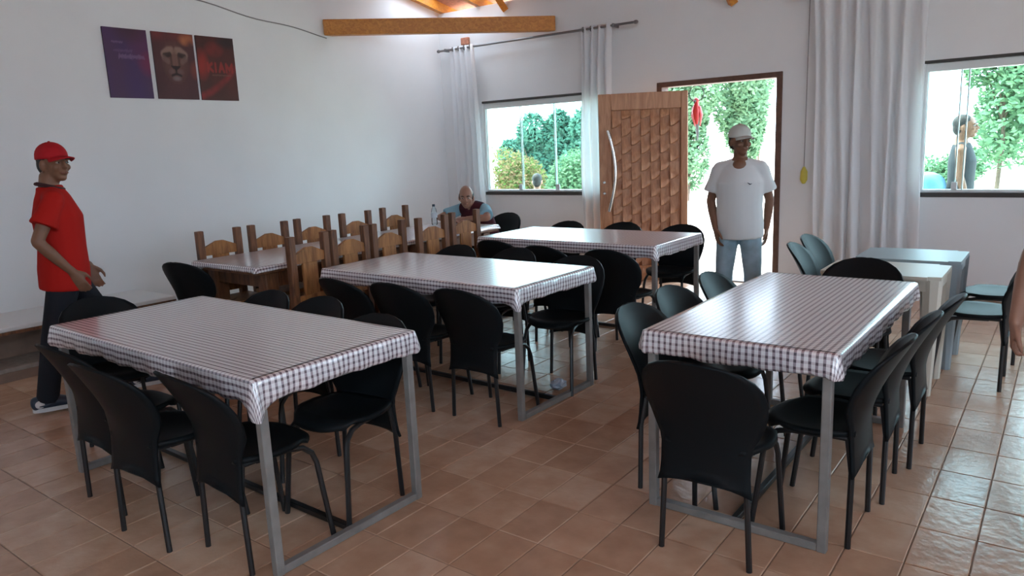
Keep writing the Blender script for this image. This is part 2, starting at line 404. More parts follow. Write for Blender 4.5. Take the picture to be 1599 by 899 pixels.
# diagonal tie beam over the corner
a, b = Vector((XL-.02, 5.85, 2.985)), Vector((-5.15, YB+.02, 2.985)); d = b-a
mt = Matrix.Translation(a) @ Matrix.Rotation(math.atan2(d.y, d.x), 4, 'Z')
tb = MB().cbox((0, -.06, -.085), (d.length, .06, .085), .006, mt).build('tie_beam', m_beam)
tag(tb, 'varnished orange-brown beam spanning the corner between both walls', 'beam')
# brick stub, hook, cable
tag(MB().cbox((-6.60, YB-.04, 2.895), (-6.47, YB+.03, 2.985), .008).build('brick', m_brick), 'small exposed terracotta brick above the left curtain rod', 'brick')
cb = MB(); pts = []
for k in range(25):
    t = k/24; y = 3.1+t*2.75; z = 3.30-.42*t**.8+ .012*math.sin(t*17)
    pts.append((XL+.012, y, z))
tag(cb.tube(pts, .006, 6).build('wall_cable', m_cable, smooth=True), 'thin grey cable sagging across the left wall to the beam', 'cable')

# ------------------------------------------------------------------ windows
def window(name, W, splits, open_clips):
    xa, xb, z0, z1 = W
    root = tag(thing(name, None, None), kind='structure')
    f = MB(); y = YB
    f.cbox((xa, y+.02, z1-.075), (xb, y+.12, z1-.004), .004); f.build('top_track', m_alu, root)
    MB().cbox((xa, y+.02, z0+.004), (xb, y+.12, z0+.03), .004).build('bottom_track', m_alu, root)
    for x in (xa, xb-.02): MB().cbox((x, y+.02, z0+.03), (x+.02, y+.12, z1-.075), .003).build('side_profile', m_alu, root)
    MB().cbox((xa-.01, y-.012, z0-.035), (xb+.01, y+.14, z0+.004), .003).build('sill', m_trim_shade, root)
    MB().cbox((xa-.01, y-.006, z1-.004), (xb+.01, y+.02, z1+.022), .003).build('lintel_shadow', m_trim_shade, root)  # dark strip standing in for the shadow line above the window
    for k in range(len(splits)-1):
        yy = y+.05+(.03 if k % 2 else 0)
        p = MB().box((splits[k], yy, z0+.03), (splits[k+1], yy+.008, z1-.075)).build('pane', m_glass, root)
        for x in (splits[k], splits[k+1]):
            MB().box((x-.005, yy-.001, z0+.03), (x+.005, yy+.009, z1-.075)).build('pane_edge', m_gedge, p)
    for x in open_clips: MB().cbox((x-.025, y+.025, z0+.03), (x+.025, y+.05, z0+.10), .006).build('latch', m_alu, root)
    return root
window('window_1', W1, [-6.29, -5.74, -5.22, -4.47], [-5.76, -5.18])
window('window_2', W2, [-1.12, -.86, -.80, .1, 1.03], [-.86])

# ------------------------------------------------------------------ door
door = tag(thing('door_1', None, None), kind='structure')
xa, xb, _, z1 = DO
MB().cbox((xa-.03, YB-.015, 0), (xa+.03, YB+.16, z1), .004).build('jamb', m_doorframe, door)
MB().cbox((xb-.03, YB-.015, 0), (xb+.03, YB+.16, z1), .004).build('jamb', m_doorframe, door)
MB().cbox((xa-.03, YB-.015, z1-.005), (xb+.03, YB+.16, z1+.05), .004).build('head_jamb', m_doorframe, door)
MB().box((xa, YB-.02, -.003), (xb, YB+.2, .008)).build('threshold', m_stepgrey, door)
A, B = Vector((-4.18, 7.16, 0)), Vector((-3.41, 7.62, 0)); dd = B-A; LW = dd.length; LH = 2.065
leafM = Matrix.Translation(A) @ Matrix.Rotation(math.atan2(dd.y, dd.x), 4, 'Z')
# leaf local: x along the width from the free edge, -y towards the room, z up
LW += .06; TH = .1
lf = MB()
fr_l, fr_r, fr_t, fr_b = .135, .075, .175, .18
lf.cbox((0, 0, .012), (fr_l, TH, LH), .006, leafM); lf.cbox((LW-fr_r, 0, .012), (LW, TH, LH), .006, leafM)
lf.cbox((fr_l, 0.004, LH-fr_t), (LW-fr_r, TH-.004, LH), .004, leafM); lf.cbox((fr_l, .004, .012), (LW-fr_r, TH-.004, fr_b), .004, leafM)
lf.box((fr_l, .045, fr_b), (LW-fr_r, TH-.03, LH-fr_t), leafM)
leaf = lf.build('leaf', m_door, door)
nc = 7; cw = (LW-fr_r-fr_l-.02)/nc; ch = .19
sc = MB()   # one carved scale: flat at the top, standing proud and rounded at its foot
gw = cw*1.02
prof = [(0, .0), (-.018, -.3), (-.044, -.62), (-.066, -.84), (-.058, -.95), (0, -1.0)]
grid = []
for (py, pz) in prof:
    row = []
    for k in range(5):
        u = k/4; wz = pz*ch + (.25*ch*(u**2) if pz < -.5 else 0)*(1 if pz < -.5 else 0)
        row.append(Vector((u*gw*.94, py*(1-.85*u), wz)))
    grid.append(row)
vs = [v for r in grid for v in r]; n5 = 5; fs = []
for i in range(len(grid)-1):
    for j in range(4): fs.append((i*n5+j, (i+1)*n5+j, (i+1)*n5+j+1, i*n5+j+1))
nb = len(vs); vs += [Vector((v.x, .006, v.z)) for v in vs]
rim = [j for j in range(5)]+[i*5+4 for i in range(1, 6)]+[25+j for j in range(3, -1, -1)]+[i*5 for i in range(4, 0, -1)]
for k in range(len(rim)): a, b = rim[k], rim[(k+1) % len(rim)]; fs.append((a, b, nb+b, nb+a))
sc.add(vs, fs, Matrix.Identity(4)); sc_me = sc.mesh('carved_scale', m_door, True)
for i in range(nc):
    zt = LH-fr_t-.003 + (.0 if i % 2 == 0 else ch*.5)
    while zt > fr_b+.02:
        zz = min(zt, LH-fr_t-.003)
        o = obj('carved_scale', sc_me, leaf); o.matrix_local = leafM @ Matrix.Translation((fr_l+.01+i*cw, .044, zz)) @ Matrix.Diagonal((1, 1, 1 if zt == zz else .5, 1))
        zt -= ch
hd = MB(); pts = []
for k in range(17):
    t = k/16; pts.append(leafM @ Vector((.10+.075*math.sin(t*PI)+.02*(t<.0), -.05-.03*math.sin(t*PI), .80+t*.88)))
hd.loft(pts, [(.016, .022)]*17, 8)
hd.tube([leafM @ Vector((.11, .01, .9)), leafM @ Vector((.125, -.055, .9))], .012); hd.tube([leafM @ Vector((.11, .01, 1.58)), leafM @ Vector((.125, -.055, 1.58))], .012)
tag(hd.build('handle', m_steel, leaf, True), 'long curved steel pull handle')
for z in (1.0, 1.12): MB().lathe([(.018, 0), (.018, .008), (.012, .012)], 12, leafM @ Matrix.Translation((.05, 0, z)) @ Matrix.Rotation(PI/2, 4, 'X')).build('lock_rose', m_steel, leaf)

# ------------------------------------------------------------------ curtains and rods
def rod(x0, x1, z, label):
    t = thing('curtain_rod', label, 'curtain rod', group='curtain rods'); y = YB-.11
    MB().tube([(x0, y, z), (x1, y, z)], .014, 10).build('rod', m_rod, t, True)
    for x in (x0, x1): MB().ell((x, y, z), (.03, .022, .022)).build('finial', m_rod, t, True)
    for x in (x0+.12, x1-.28): MB().cbox((x-.012, y-.016, z-.02), (x+.012, YB, z+.02), .003).build('bracket', m_rod, t)
rod(-6.93, -3.99, 2.845, 'dark steel curtain rod above the left window'); rod(-2.32, 1.5, 2.86, 'dark steel curtain rod above the right window')
def curtain(name_label, xa, xb, za, xa2, xb2, zb, folds, amp, seed):
    t = thing('curtain', name_label, 'curtain', group='sheer white curtains'); rnd = random.Random(seed); y = YB-.11
    N = folds*14; Mz = 26; grid = []
    ph = [rnd.uniform(-.5, .5) for _ in range(folds+2)]
    for i in range(Mz+1):
        s = i/Mz; z = za+.03+(zb-za-.03)*s; row = []
        for j in range(N+1):
            u = j/N; x = (xa+(xb-xa)*u)*(1-s)+(xa2+(xb2-xa2)*u)*s
            k = u*folds; a = ph[int(k)]*(1-k % 1)+ph[int(k)+1]*(k % 1)
            w_ = math.sin(2*PI*k+a*2+s*1.3*a)*amp*(.8+.35*s+.3*a)
            row.append(Vector((x+.012*math.sin(6*s+a*9), y+w_+.01*math.sin(9*s+k), z)))
        grid.append(row)
    MB().shell(grid, .002).build('drape', m_curtain, t, 'all')
    for k in range(folds):
        x = xa+(xb-xa)*(k+.5)/folds
        g = MB(); pts = [(x, y+.026*math.cos(q*PI/6), za+.026*math.sin(q*PI/6)) for q in range(13)]
        g.loft(pts, [.006]*13, 6); g.build('eyelet', m_rod, t, True)
curtain('bunched sheer white curtain hanging in the corner behind the seated man', -6.72, -6.33, 2.845, -6.72, -6.22, .35, 4, .03, 3)
curtain('bunched sheer white curtain between left window and wooden door', -4.72, -4.30, 2.845, -4.74, -4.33, .06, 4, .034, 5)
curtain('wide sheer white curtain between doorway and right window', -2.1, -1.13, 2.86, -2.02, -1.10, .06, 7, .032, 9)
# yellow pull on a cord
pl = thing('cord_pull', 'yellow plastic pull hanging on a cord beside the doorway', 'cord pull', (-2.17, YB-.03, 1.15))
MB().tube([(0, 0, .08), (.005, 0, .9), (.012, -.01, 1.75)], .004, 6).build('cord', m_cable, pl)
MB().loft([(0, 0, -.085), (0, 0, -.05), (.002, 0, .03), (.0, 0, .075)], [(.018, .012), (.036, .016), (.034, .016), (.012, .01)], 12, cap=.6).build('handle', m_yellow, pl, True)

# ------------------------------------------------------------------ poster triptych on the left wall
def lerp(a, b, t): return tuple(a[i]+(b[i]-a[i])*t for i in range(3))
def sm(a, b, x): t = max(0, min(1, (x-a)/(b-a))); return t*t*(3-2*t)
def blob(u, v, cu, cv, ru, rv, p=1.0): return max(0, 1-((u-cu)/ru)**2-((v-cv)/rv)**2)**p
def stroke(u, v, pts, wd):
    best = 9
    for (a, b), (c, d) in zip(pts[:-1], pts[1:]):
        L = (c-a)**2+(d-b)**2; t = max(0, min(1, ((u-a)*(c-a)+(v-b)*(d-b))/L)) if L else 0
        best = min(best, math.hypot(u-a-(c-a)*t, (v-b-(d-b)*t)))
    return 1-sm(wd*.5, wd, best)
def script_line(u0, u1, v, h, seed):
    r = random.Random(seed); n = int((u1-u0)/.018)
    return [(u0+(u1-u0)*k/n, v+(h if k % 2 else -h)*r.uniform(.3, 1)) for k in range(n+1)]
SL1 = script_line(.18, .42, .80, .012, 1); SL2 = script_line(.30, .88, .60, .03, 2); SL3 = script_line(.20, .62, .68, .02, 4)
RL1 = [(.25, .58), (.25, .46), None, (.25, .52), (.36, .58), None, (.27, .52), (.37, .46), None, (.45, .58), (.45, .46), None, (.55, .46), (.61, .59), (.67, .46), None, (.57, .51), (.65, .51), None, (.74, .46), (.74, .58), (.82, .49), (.90, .58), (.90, .46)]
RL2 = script_line(.35, .85, .40, .008, 7)
def strokes(u, v, L, wd):
    seg = []; best = 0
    for p in L+[None]:
        if p is None:
            if len(seg) > 1: best = max(best, stroke(u, v, seg, wd))
            seg = []
        else: seg.append(p)
    return best
def nz(u, v, s, k=0): return .5+.5*noise.noise(Vector((u*s, v*s, k)))
def col_left(u, v):
    c = lerp((.055, .026, .12), (.075, .03, .075), nz(u, v, 2.2))
    c = lerp(c, (.17, .022, .075), .8*blob(u, v, 1.0, .5, .32, .22)+.35*blob(u, v, .95, .75, .5, .35))
    c = lerp(c, (.06, .02, .035), .7*blob(u, v, .6, 1.0, .5, .25))
    c = lerp(c, (.22, .14, .26), .55*max(strokes(u, v, SL1, .012), strokes(u, v, SL2, .018), .5*strokes(u, v, SL3, .014)))
    return c
def col_mid(u, v):
    a = abs(u-.5)
    c = lerp((.05, .016, .022), (.085, .024, .030), nz(u, v, 3, 2))
    c = lerp(c, (.13, .045, .04), .55*nz(u*3, v*.6, 9, 4)*blob(u, v, .5, .6, .5, .5))
    c = lerp(c, (.24, .03, .03), .8*sm(.82, 1, v)*nz(u, v, 4, 5))
    c = lerp(c, (.46, .15, .06), .9*blob(u, v, .84, .91, .26, .11)*nz(u, v, 6, 1)*1.5)
    c = lerp(c, (.24, .045, .03), .7*blob(u, v, 1.0, .45, .18, .18))
    c = lerp(c, (.15, .065, .05), .75*blob(a, v, 0, .56, .33, .34, .7))
    c = lerp(c, (.30, .19, .155), .75*stroke(a, v, [(.06, .74), (.15, .735), (.27, .675)], .075))
    c = lerp(c, (.018, .008, .008), .9*stroke(a, v, [(.11, .675), (.25, .655)], .05))
    c = lerp(c, (.20, .12, .10), .6*stroke(a, v, [(.27, .62), (.17, .57)], .06))
    c = lerp(c, (.05, .022, .02), .6*stroke(a, v, [(.09, .66), (.085, .52)], .035))
    c = lerp(c, (.21, .11, .085), .6*stroke(a, v, [(.025, .72), (.035, .53)], .05))
    c = lerp(c, (.015, .006, .008), .95*(1 if (.43 < v < .505 and a < .13*(v-.425)/.08) else 0))
    c = lerp(c, (.17, .105, .10), .65*blob(a, v, .10, .415, .10, .06))
    c = lerp(c, (.012, .006, .008), .9*stroke(a, v, [(0, .45), (0, .385), (.11, .36)], .024))
    c = lerp(c, (.22, .175, .18), .75*blob(a, v, 0, .315, .13, .05))
    return c
def col_right(u, v):
    c = lerp((.045, .015, .014), (.10, .018, .016), nz(u, v, 3, 8))
    c = lerp(c, (.34, .022, .016), .9*blob(u, v, .10, .56, .22, .28)*(.5+nz(u, v, 5, 6)*.7))
    c = lerp(c, (.26, .02, .018), .7*blob(u, v, .45, .80, .30, .14)*(.4+nz(u, v, 6, 9)*.8))
    d = abs((v-.06)-.36*u*(.6+.7*u)); c = lerp(c, (.30, .018, .022), .8*(1-sm(.01, .10, d))*(.2+nz(u, v, 7, 3)))
    c = lerp(c, (.02, .014, .018), .8*blob(u, v, .85, .93, .40, .12))
    c = lerp(c, (.34, .024, .022), .7*strokes(u, v, RL1, .034))
    c = lerp(c, (.16, .07, .055), .6*strokes(u, v, RL2, .012))
    return c
m_print = vcol_mat('printed_canvas')
def poster(ya, yb, z0, z1, fn, label):
    nx, ny = 64, 84; vs = []; cols = []; fs = []
    for j in range(ny+1):
        for i in range(nx+1):
            u, v = i/nx, j/ny; vs.append((XL+.014, ya+(yb-ya)*u, z0+(z1-z0)*v)); cols.append((*fn(u, v), 1))
    for j in range(ny):
        for i in range(nx): a = j*(nx+1)+i; fs.append((a, a+1, a+nx+2, a+nx+1))
    me = bpy.data.meshes.new('print'); me.from_pydata(vs, [], fs); me.materials.append(m_print)
    at = me.color_attributes.new('print', 'FLOAT_COLOR', 'POINT')
    at.data.foreach_set('color', [c for q in cols for c in q])
    t = thing('poster', label, 'poster', group='three printed panels on the left wall')
    MB().cbox((XL, ya, z0), (XL+.0135, yb, z1), .002).build('backing', mat('poster_board', (.03, .015, .03), .6), t)
    obj('print', me, t)
poster(3.325, 3.725, 2.145, 2.76, col_left, 'dark purple poster panel with faint handwritten script')
poster(3.77, 4.185, 2.145, 2.76, col_mid, 'poster panel with a lion face, middle of three')
poster(4.213, 4.625, 2.143, 2.76, col_right, 'black and red poster panel with red lettering')

# ------------------------------------------------------------------ bench along the left wall
bn = thing('wall_bench', 'low built-in bench with white slab along the left wall', 'bench', (XL, 0, 0))
MB().cbox((0, YF+.01, .352), (.70, 3.32, .385), .005).build('seat_slab', m_white, bn)
MB().box((.66, YF+.01, .33), (.698, 3.32, .352)).build('edge_rail', m_woodd, bn)
MB().box((0, YF+.01, .10), (.42, 3.08, .352)).build('support', m_brown, bn)
MB().cbox((0, YF+.01, .0), (.80, 3.12, .10), .006).build('plinth', m_stepgrey, bn)
MB().box((.795, YF+.01, .0), (.81, 3.13, .07)).build('plinth_skirting', m_brown, bn)

# ------------------------------------------------------------------ gingham tables
def cloth_mesh(L, Wd, z, drop, seed, tufts, amp=.006):
    rnd = random.Random(seed); hx, hy = L/2, Wd/2; r = .02
    loop = []
    def seg(p, q, n, nrm):
        for k in range(n): t = k/n; loop.append((Vector(p)*(1-t)+Vector(q)*t, Vector(nrm)))
    def arc(c, a0):
        for k in range(5): a = a0+PI/2*k/5; loop.append((Vector((c[0]+r*math.cos(a), c[1]+r*math.sin(a))), Vector((math.cos(a), math.sin(a)))))
    nl, ns = 60, 30
    seg((-hx+r, -hy), (hx-r, -hy), nl, (0, -1)); arc((hx-r, -hy+r), -PI/2)
    seg((hx, -hy+r), (hx, hy-r), ns, (1, 0)); arc((hx-r, hy-r), 0)
    seg((hx-r, hy), (-hx+r, hy), nl, (0, 1)); arc((-hx+r, hy-r), PI/2)
    seg((-hx, hy-r), (-hx, -hy+r), ns, (-1, 0)); arc((-hx+r, -hy+r), PI)
    N = len(loop)
    rings = [(-.03, 0, 0), (-.008, 0, .0), (0, -.004, .006), (.003, -.012, .016), (.004, -.3, .3), (.005, -.6, .6), (.003, -.85, .85), (-.004, -.97, .97), (-.022, -1, 1.04)]
    vs = []; uv = []
    cor = [Vector((sx*hx, sy*hy)) for sx in (-1, 1) for sy in (-1, 1)]
    for ri, (o, dz, ud) in enumerate(rings):
        for k, (p, nrm) in enumerate(loop):
            q = p+nrm*o; s = k/N
            if ri < 4: z_ = z+dz; U = p+nrm*(o if ri < 2 else ud); q2 = q
            else:
                dcorner = min((p-c).length for c in cor)
                wav = amp*(math.sin(s*260+rnd.random()*.2)+.7*math.sin(s*97+2))*abs(dz)
                pin = .020*math.exp(-(dcorner/.06)**2)*math.sin(dcorner*120)*abs(dz)
                dr = drop*(1+.05*math.sin(s*41+seed)+.05*math.sin(s*123))
                for (cx_, cy_, ex) in tufts:
                    dr += ex*math.exp(-((p-Vector((cx_*hx, cy_*hy))).length/.05)**2)
                q2 = q+nrm*(wav+pin); z_ = z-.012+dz*dr; U = p+nrm*(.016+abs(ud)*dr)
            vs.append((q2.x, q2.y, z_)); uv.append((U.x, U.y))
    fs = []
    for ri in range(len(rings)-1):
        for k in range(N): fs.append((ri*N+k, (ri+1)*N+k, (ri+1)*N+(k+1) % N, ri*N+(k+1) % N))
    t0 = nl+5+ns+5
    for k in range(nl): fs.append((k, k+1, t0+nl-k-1, t0+nl-k))
    fs.append(tuple(range(nl, t0+1))); fs.append(tuple(range(t0+nl, N))+(0,))
    me = bpy.data.meshes.new('tablecloth'); me.from_pydata(vs, [], fs); me.update()
    ul = me.uv_layers.new(name='UVMap')
    for l in me.loops: ul.data[l.index].uv = uv[l.vertex_index]
    bm = bmesh.new(); bm.from_mesh(me); bmesh.ops.recalc_face_normals(bm, faces=bm.faces); bm.to_mesh(me); bm.free()
    me.materials.append(m_ging); me.polygons.foreach_set('use_smooth', [True]*len(me.polygons)); me.set_sharp_from_angle(angle=.9)
    return me
def gtable(cx, cy, L, Wd, rz, seed, where, tufts=()):
    t = thing('dining_table', f'steel framed dining table under gingham cloth, {where}', 'table', (cx, cy, 0), rz, 'gingham covered dining tables')
    hx, hy = L/2-.03, Wd/2-.04; q = .0175; Z = .74
    MB().cbox((-L/2+.012, -Wd/2+.012, .735), (L/2-.012, Wd/2-.012, .772), .004).build('tabletop', m_board, t)
    for sx in (-1, 1):
        for sy in (-1, 1): MB().cbox((sx*hx-q, sy*hy-q, .0), (sx*hx+q, sy*hy+q, Z), .003).build('leg', m_grey, t)
        MB().cbox((sx*hx-q, -hy+q, .002), (sx*hx+q, hy-q, .034), .003).build('floor_bar', m_grey, t)
        MB().cbox((sx*hx-q, -hy+q, Z-.05), (sx*hx+q, hy-q, Z-.005), .003).build('top_rail', m_grey, t)
    for sy in (-1, 1): MB().cbox((-hx+q, sy*hy-q*.7, Z-.05), (hx-q, sy*hy+q*.7, Z-.005), .003).build('side_rail', m_grey, t)
    MB().cbox((-hx+q, -.014, .004), (hx-q, .014, .030), .003).build('floor_stretcher', m_blkmetal, t)
    c = obj('tablecloth', cloth_mesh(L, Wd,   .785, .086, seed, tufts), None, (cx, cy, 0), rz)
    tag(c, f'brown and white gingham vinyl cloth on table, {where}', 'tablecloth', 'gingham tablecloths')
    return t
TW = {1: 'front left beside person in red', 2: 'middle of the room', 3: 'right side below the doorway', 4: 'back of the room before the wooden door'}
gtable(-3.13, 1.845, 1.75, .82, -.012, 1, TW[1], ((1, -.98, .035), (.965, -1, .03)))
gtable(-3.26, 3.62, 1.72, .82, -.02, 2, TW[2], ((1, -1, .03),))
gtable(-.99, 3.455, 1.53, .78, PI/2-.012, 3, TW[3], ())
gtable(-3.30, 5.40, 1.74, .84, -.012, 4, TW[4], ((1, -1, .02),))

# ------------------------------------------------------------------ black chairs  (local: seat faces +y, rear feet on y=0)
def build_chair():
    t = thing('chair', 'x', 'chair', group='black plastic chairs')
    # seat shell
    grid = []
    for i in range(13):
        v = i/12; row = []
        for j in range(15):
            u = -1+2*j/14
            yy = -.005+.365*v
            hw = .205*(1-.30*max(0, (v-.55)/.45)**2.2)*(1-.26*(max(0, .42-v)/.42)**1.6)
            fy = -.06*(abs(u)**3)*max(0, (v-.3)/.7)
            z = .452-.022*(1-u*u)*math.sin(PI*min(1, v*1.1))-.03*max(0, (v-.8)/.2)**2
            row.append(Vector((u*hw, yy+fy, z)))
        grid.append(row)
    MB().shell(grid, .02).build('seat', m_black, t, 'all')
    # backrest shell: wide fan at the top, waist at seat height, flared skirt below
    key = [(.285, .181, -.014), (.315, .174, -.008), (.36, .170, -.004), (.44, .170, -.004), (.475, .176, -.009), (.51, .194, -.016), (.55, .212, -.028), (.60, .226, -.047), (.65, .232, -.070), (.70, .226, -.096), (.74, .205, -.118), (.77, .172, -.135), (.793, .125, -.148), (.806, .07, -.155), (.810, .025, -.157)]
    grid = []
    for (z, hw, yo) in key:
        row = []
        for j in range(15):
            u = -1+2*j/14; wrap = .055*min(1, max(.35, (z-.3)/.25))
            row.append(Vector((u*hw, yo+wrap*(u*hw/.22)**2*1.0-.006, z - (.03*(1-abs(u)**2)*-1 if z < .3 else 0))))
        grid.append(row)
    MB().shell(grid, .011).build('backrest', m_black, t, 'all')
    r = .0115
    for s in (-1, 1):
        MB().tube([(s*.15, .02, .43), (s*.158, .0, .30), (s*.172, -.0, .0)], r, 8).build('leg', m_blkmetal, t, True)
        MB().tube([(s*.15, .08, .428), (s*.155, .22, .425), (s*.16, .275, .415), (s*.166, .31, .385), (s*.171, .325, .34), (s*.185, .365, .0)], r, 8).build('leg', m_blkmetal, t, True)
        MB().tube([(s*.15, .02, .43), (s*.15, .12, .43)], r*.9, 8).build('seat_rail', m_blkmetal, t, True)
    MB().tube([(-.15, .08, .43), (.15, .08, .43)], r*.9, 8).build('cross_tube', m_blkmetal, t, True)
    return t
chair0 = build_chair(); used = [False]
def ch_(x, y, deg, label): return place(chair0, used, label, (x, y, 0), math.radians(deg))
n_ = 'black chair, back to camera, '
ch_(-3.47, 1.37, 0, n_+'leftmost of three at the front left gingham table')
ch_(-2.99, 1.31, 3, n_+'middle of three at the front left gingham table')
ch_(-2.55, 1.42, -4, n_+'rightmost of three at the front left gingham table')
f_ = 'black chair at far side of '
ch_(-3.58, 2.32, 180, f_+'front left gingham table, left one')
ch_(-3.14, 2.33, 180, f_+'front left gingham table, middle one')
ch_(-2.53, 2.17, 186, f_+'front left gingham table, right one with seat showing')
ch_(-4.30, 1.84, -90, 'black chair at the left end of the front left table beside red-shirted person')
ch_(-3.60, 3.03, -4, n_+'leftmost of three at the middle gingham table')
ch_(-3.16, 3.07, 2, n_+'middle of three at the middle gingham table')
ch_(-2.66, 3.09, 0, n_+'rightmost of three at the middle gingham table')
ch_(-3.82, 4.22, 180, f_+'middle gingham table, left one')
ch_(-3.27, 4.24, 178, f_+'middle gingham table, centre one')
ch_(-2.62, 4.08, 184, f_+'middle gingham table, right one beside the steel leg')
ch_(-3.78, 4.84, 0, n_+'left one at the back gingham table')
ch_(-3.20, 4.70, -4, n_+'middle one at the back gingham table')
ch_(-2.63, 4.68, 0, n_+'right one at the back gingham table, fully visible')
ch_(-3.92, 5.98, 180, f_+'back gingham table, left one under the window')
ch_(-3.33, 6.02, 180, f_+'back gingham table, before the wooden door')
ch_(-2.72, 5.98, 182, f_+'back gingham table, nearest the open doorway')
l_ = 'black chair on left side of the right gingham table, '
ch_(-1.47, 3.00, -90, l_+'nearest the camera'); ch_(-1.50, 3.46, -92, l_+'middle one'); ch_(-1.47, 3.93, -88, l_+'farthest, before the man in white')
r_ = 'black chair on right side of the right gingham table, '
ch_(-.575, 2.96, 90, r_+'nearest the camera'); ch_(-.545, 3.40, 92, r_+'middle one'); ch_(-.505, 3.83, 90, r_+'farthest one')
ch_(-1.00, 2.43, 1, 'black chair, back to camera, at the near end of the right gingham table')
ch_(-.95, 4.60, 180, 'black chair at far end of the right gingham table before the cream table')
ch_(-1.40, 5.28, -84, 'black plastic chair left of the plastic tables by the curtain, front one of two')
ch_(-1.43, 5.72, -92, 'black plastic chair left of the plastic tables by the curtain, rear one of two')
ch_(-.25, 5.23, 90, 'black plastic chair right of the plastic tables, front one with shiny seat')
ch_(-.22, 5.86, 90, 'black plastic chair right of the plastic tables, rear one under the window')
ch_(-5.40, 2.99, 14, 'black plastic chair at the near end of the long wooden table')
ch_(-5.14, 6.60, 180, 'black plastic chair with the man in the blue shirt sitting on it')

# ------------------------------------------------------------------ rustic wooden table and chairs
wt = thing('wooden_table', 'long heavy rustic wooden table along the left wall', 'table', (-5.03, 4.45, 0))
WL, WWd = 1.42, .425
MB().cbox((-WWd+.01, -WL+.01, .725), (WWd-.01, WL-.01, .775), .006).build('tabletop', m_woodd, wt)
for sx in (-1, 1):
    MB().cbox((sx*.34-.02, -1.28, .61), (sx*.34+.02, 1.28, .725), .004).build('apron', m_woodd, wt)
for sy in (-1, 1):
    MB().cbox((-.32, sy*1.27-.02, .61), (.32, sy*1.27+.02, .725), .004).build('apron', m_woodd, wt)
    for sx in (-1, 1): MB().cbox((sx*.33-.055, sy*1.26-.055, 0), (sx*.33+.055, sy*1.26+.055, .725), .008).build('leg', m_woodd, wt)
wc = obj('tablecloth', cloth_mesh(2*WL, 2*WWd, .786, .030, 6, ((-1, 1, .07), (-1, .8, .03)), .003), None, (-5.03, 4.45, 0), PI/2)
tag(wc, 'brown and white gingham cloth with short edge on the long wooden table', 'tablecloth', 'gingham tablecloths')
def build_wchair():        # faces +y, back posts near y=0
    t = thing('wooden_chair', 'x', 'chair', group='rustic wooden chairs')
    for s in (-1, 1):
        MB().cbox((s*.165-.028, -.025, 0), (s*.165+.028, .025, 1.0), .004, Matrix.Rotation(.0, 4, 'X')).build('back_post', m_woodd, t)
        MB().cbox((s*.165-.028, .34, 0), (s*.165+.028, .39, .43), .004).build('front_leg', m_woodd, t)
        MB().cbox((s*.165-.015, .02, .36), (s*.165+.015, .35, .42), .003).build('side_rail', m_wood, t)
    MB().cbox((-.195, .02, .43), (.195, .40, .46), .005).build('seat', m_wood, t)
    MB().cbox((-.14, -.012, .365), (.14, .015, .43), .003).build('rear_rail', m_wood, t)
    MB().prism([(-.14, .80), (.14, .80), (.14, .865), (.03, .91), (-.03, .91), (-.14, .865)], -.014, .014, Matrix.Rotation(PI/2, 4, 'X')).build('crest_rail', m_wood, t)
    MB().cbox((-.07, -.011, .56), (.07, .011, .80), .003).build('splat', m_wood, t)
    MB().cbox((-.14, -.014, .49), (.14, .014, .565), .003).build('lower_rail', m_wood, t)
    MB().cbox((-.14, .355, .2), (.14, .375, .25), .003).build('stretcher', m_wood, t)
    return t
wch = build_wchair(); uw = [False]
for k, (x, y, a) in enumerate([(-5.52, 3.33, -92), (-5.52, 3.80, -91), (-5.56, 4.30, -91), (-5.54, 4.80, -90), (-5.60, 5.38, -89)]):
    place(wch, uw, 'rustic wooden chair between table and left wall, ' + ['nearest the camera', 'second from the camera', 'middle of five', 'second from the far end', 'farthest, near the seated man'][k], (x, y, 0), math.radians(a))
for k, (x, y, a) in enumerate([(-4.38, 3.33, 96), (-4.42, 3.75, 92), (-4.43, 4.17, 91), (-4.38, 4.64, 90), (-4.42, 5.12, 88)]):
    place(wch, uw, 'rustic wooden chair on room side of wooden table, ' + ['nearest, its whole splat visible', 'second from the camera', 'middle of five', 'second from the far end', 'farthest, in front of the seated man'][k], (x, y, 0), math.radians(a))
# water bottle
bt = thing('water_bottle', 'clear plastic water bottle with dark blue cap on the wooden table', 'bottle', (-5.30, 5.66, .787))
MB().lathe([(.026, 0), (.031, .006), (.031, .06), (.028, .07), (.031, .08), (.031, .135), (.024, .165), (.012, .185), (.012, .195)], 16).build('bottle_body', glass_mat('clear_pet', (.90, .95, .97)), bt, True)
MB().lathe([(.0325, .075), (.0325, .125)], 16).build('paper_label', mat('bottle_label', (.62, .68, .74), .5), bt, True)
MB().lathe([(.015, .19), (.015, .21), (.013, .214)], 16).build('bottle_cap', m_navy, bt, True)

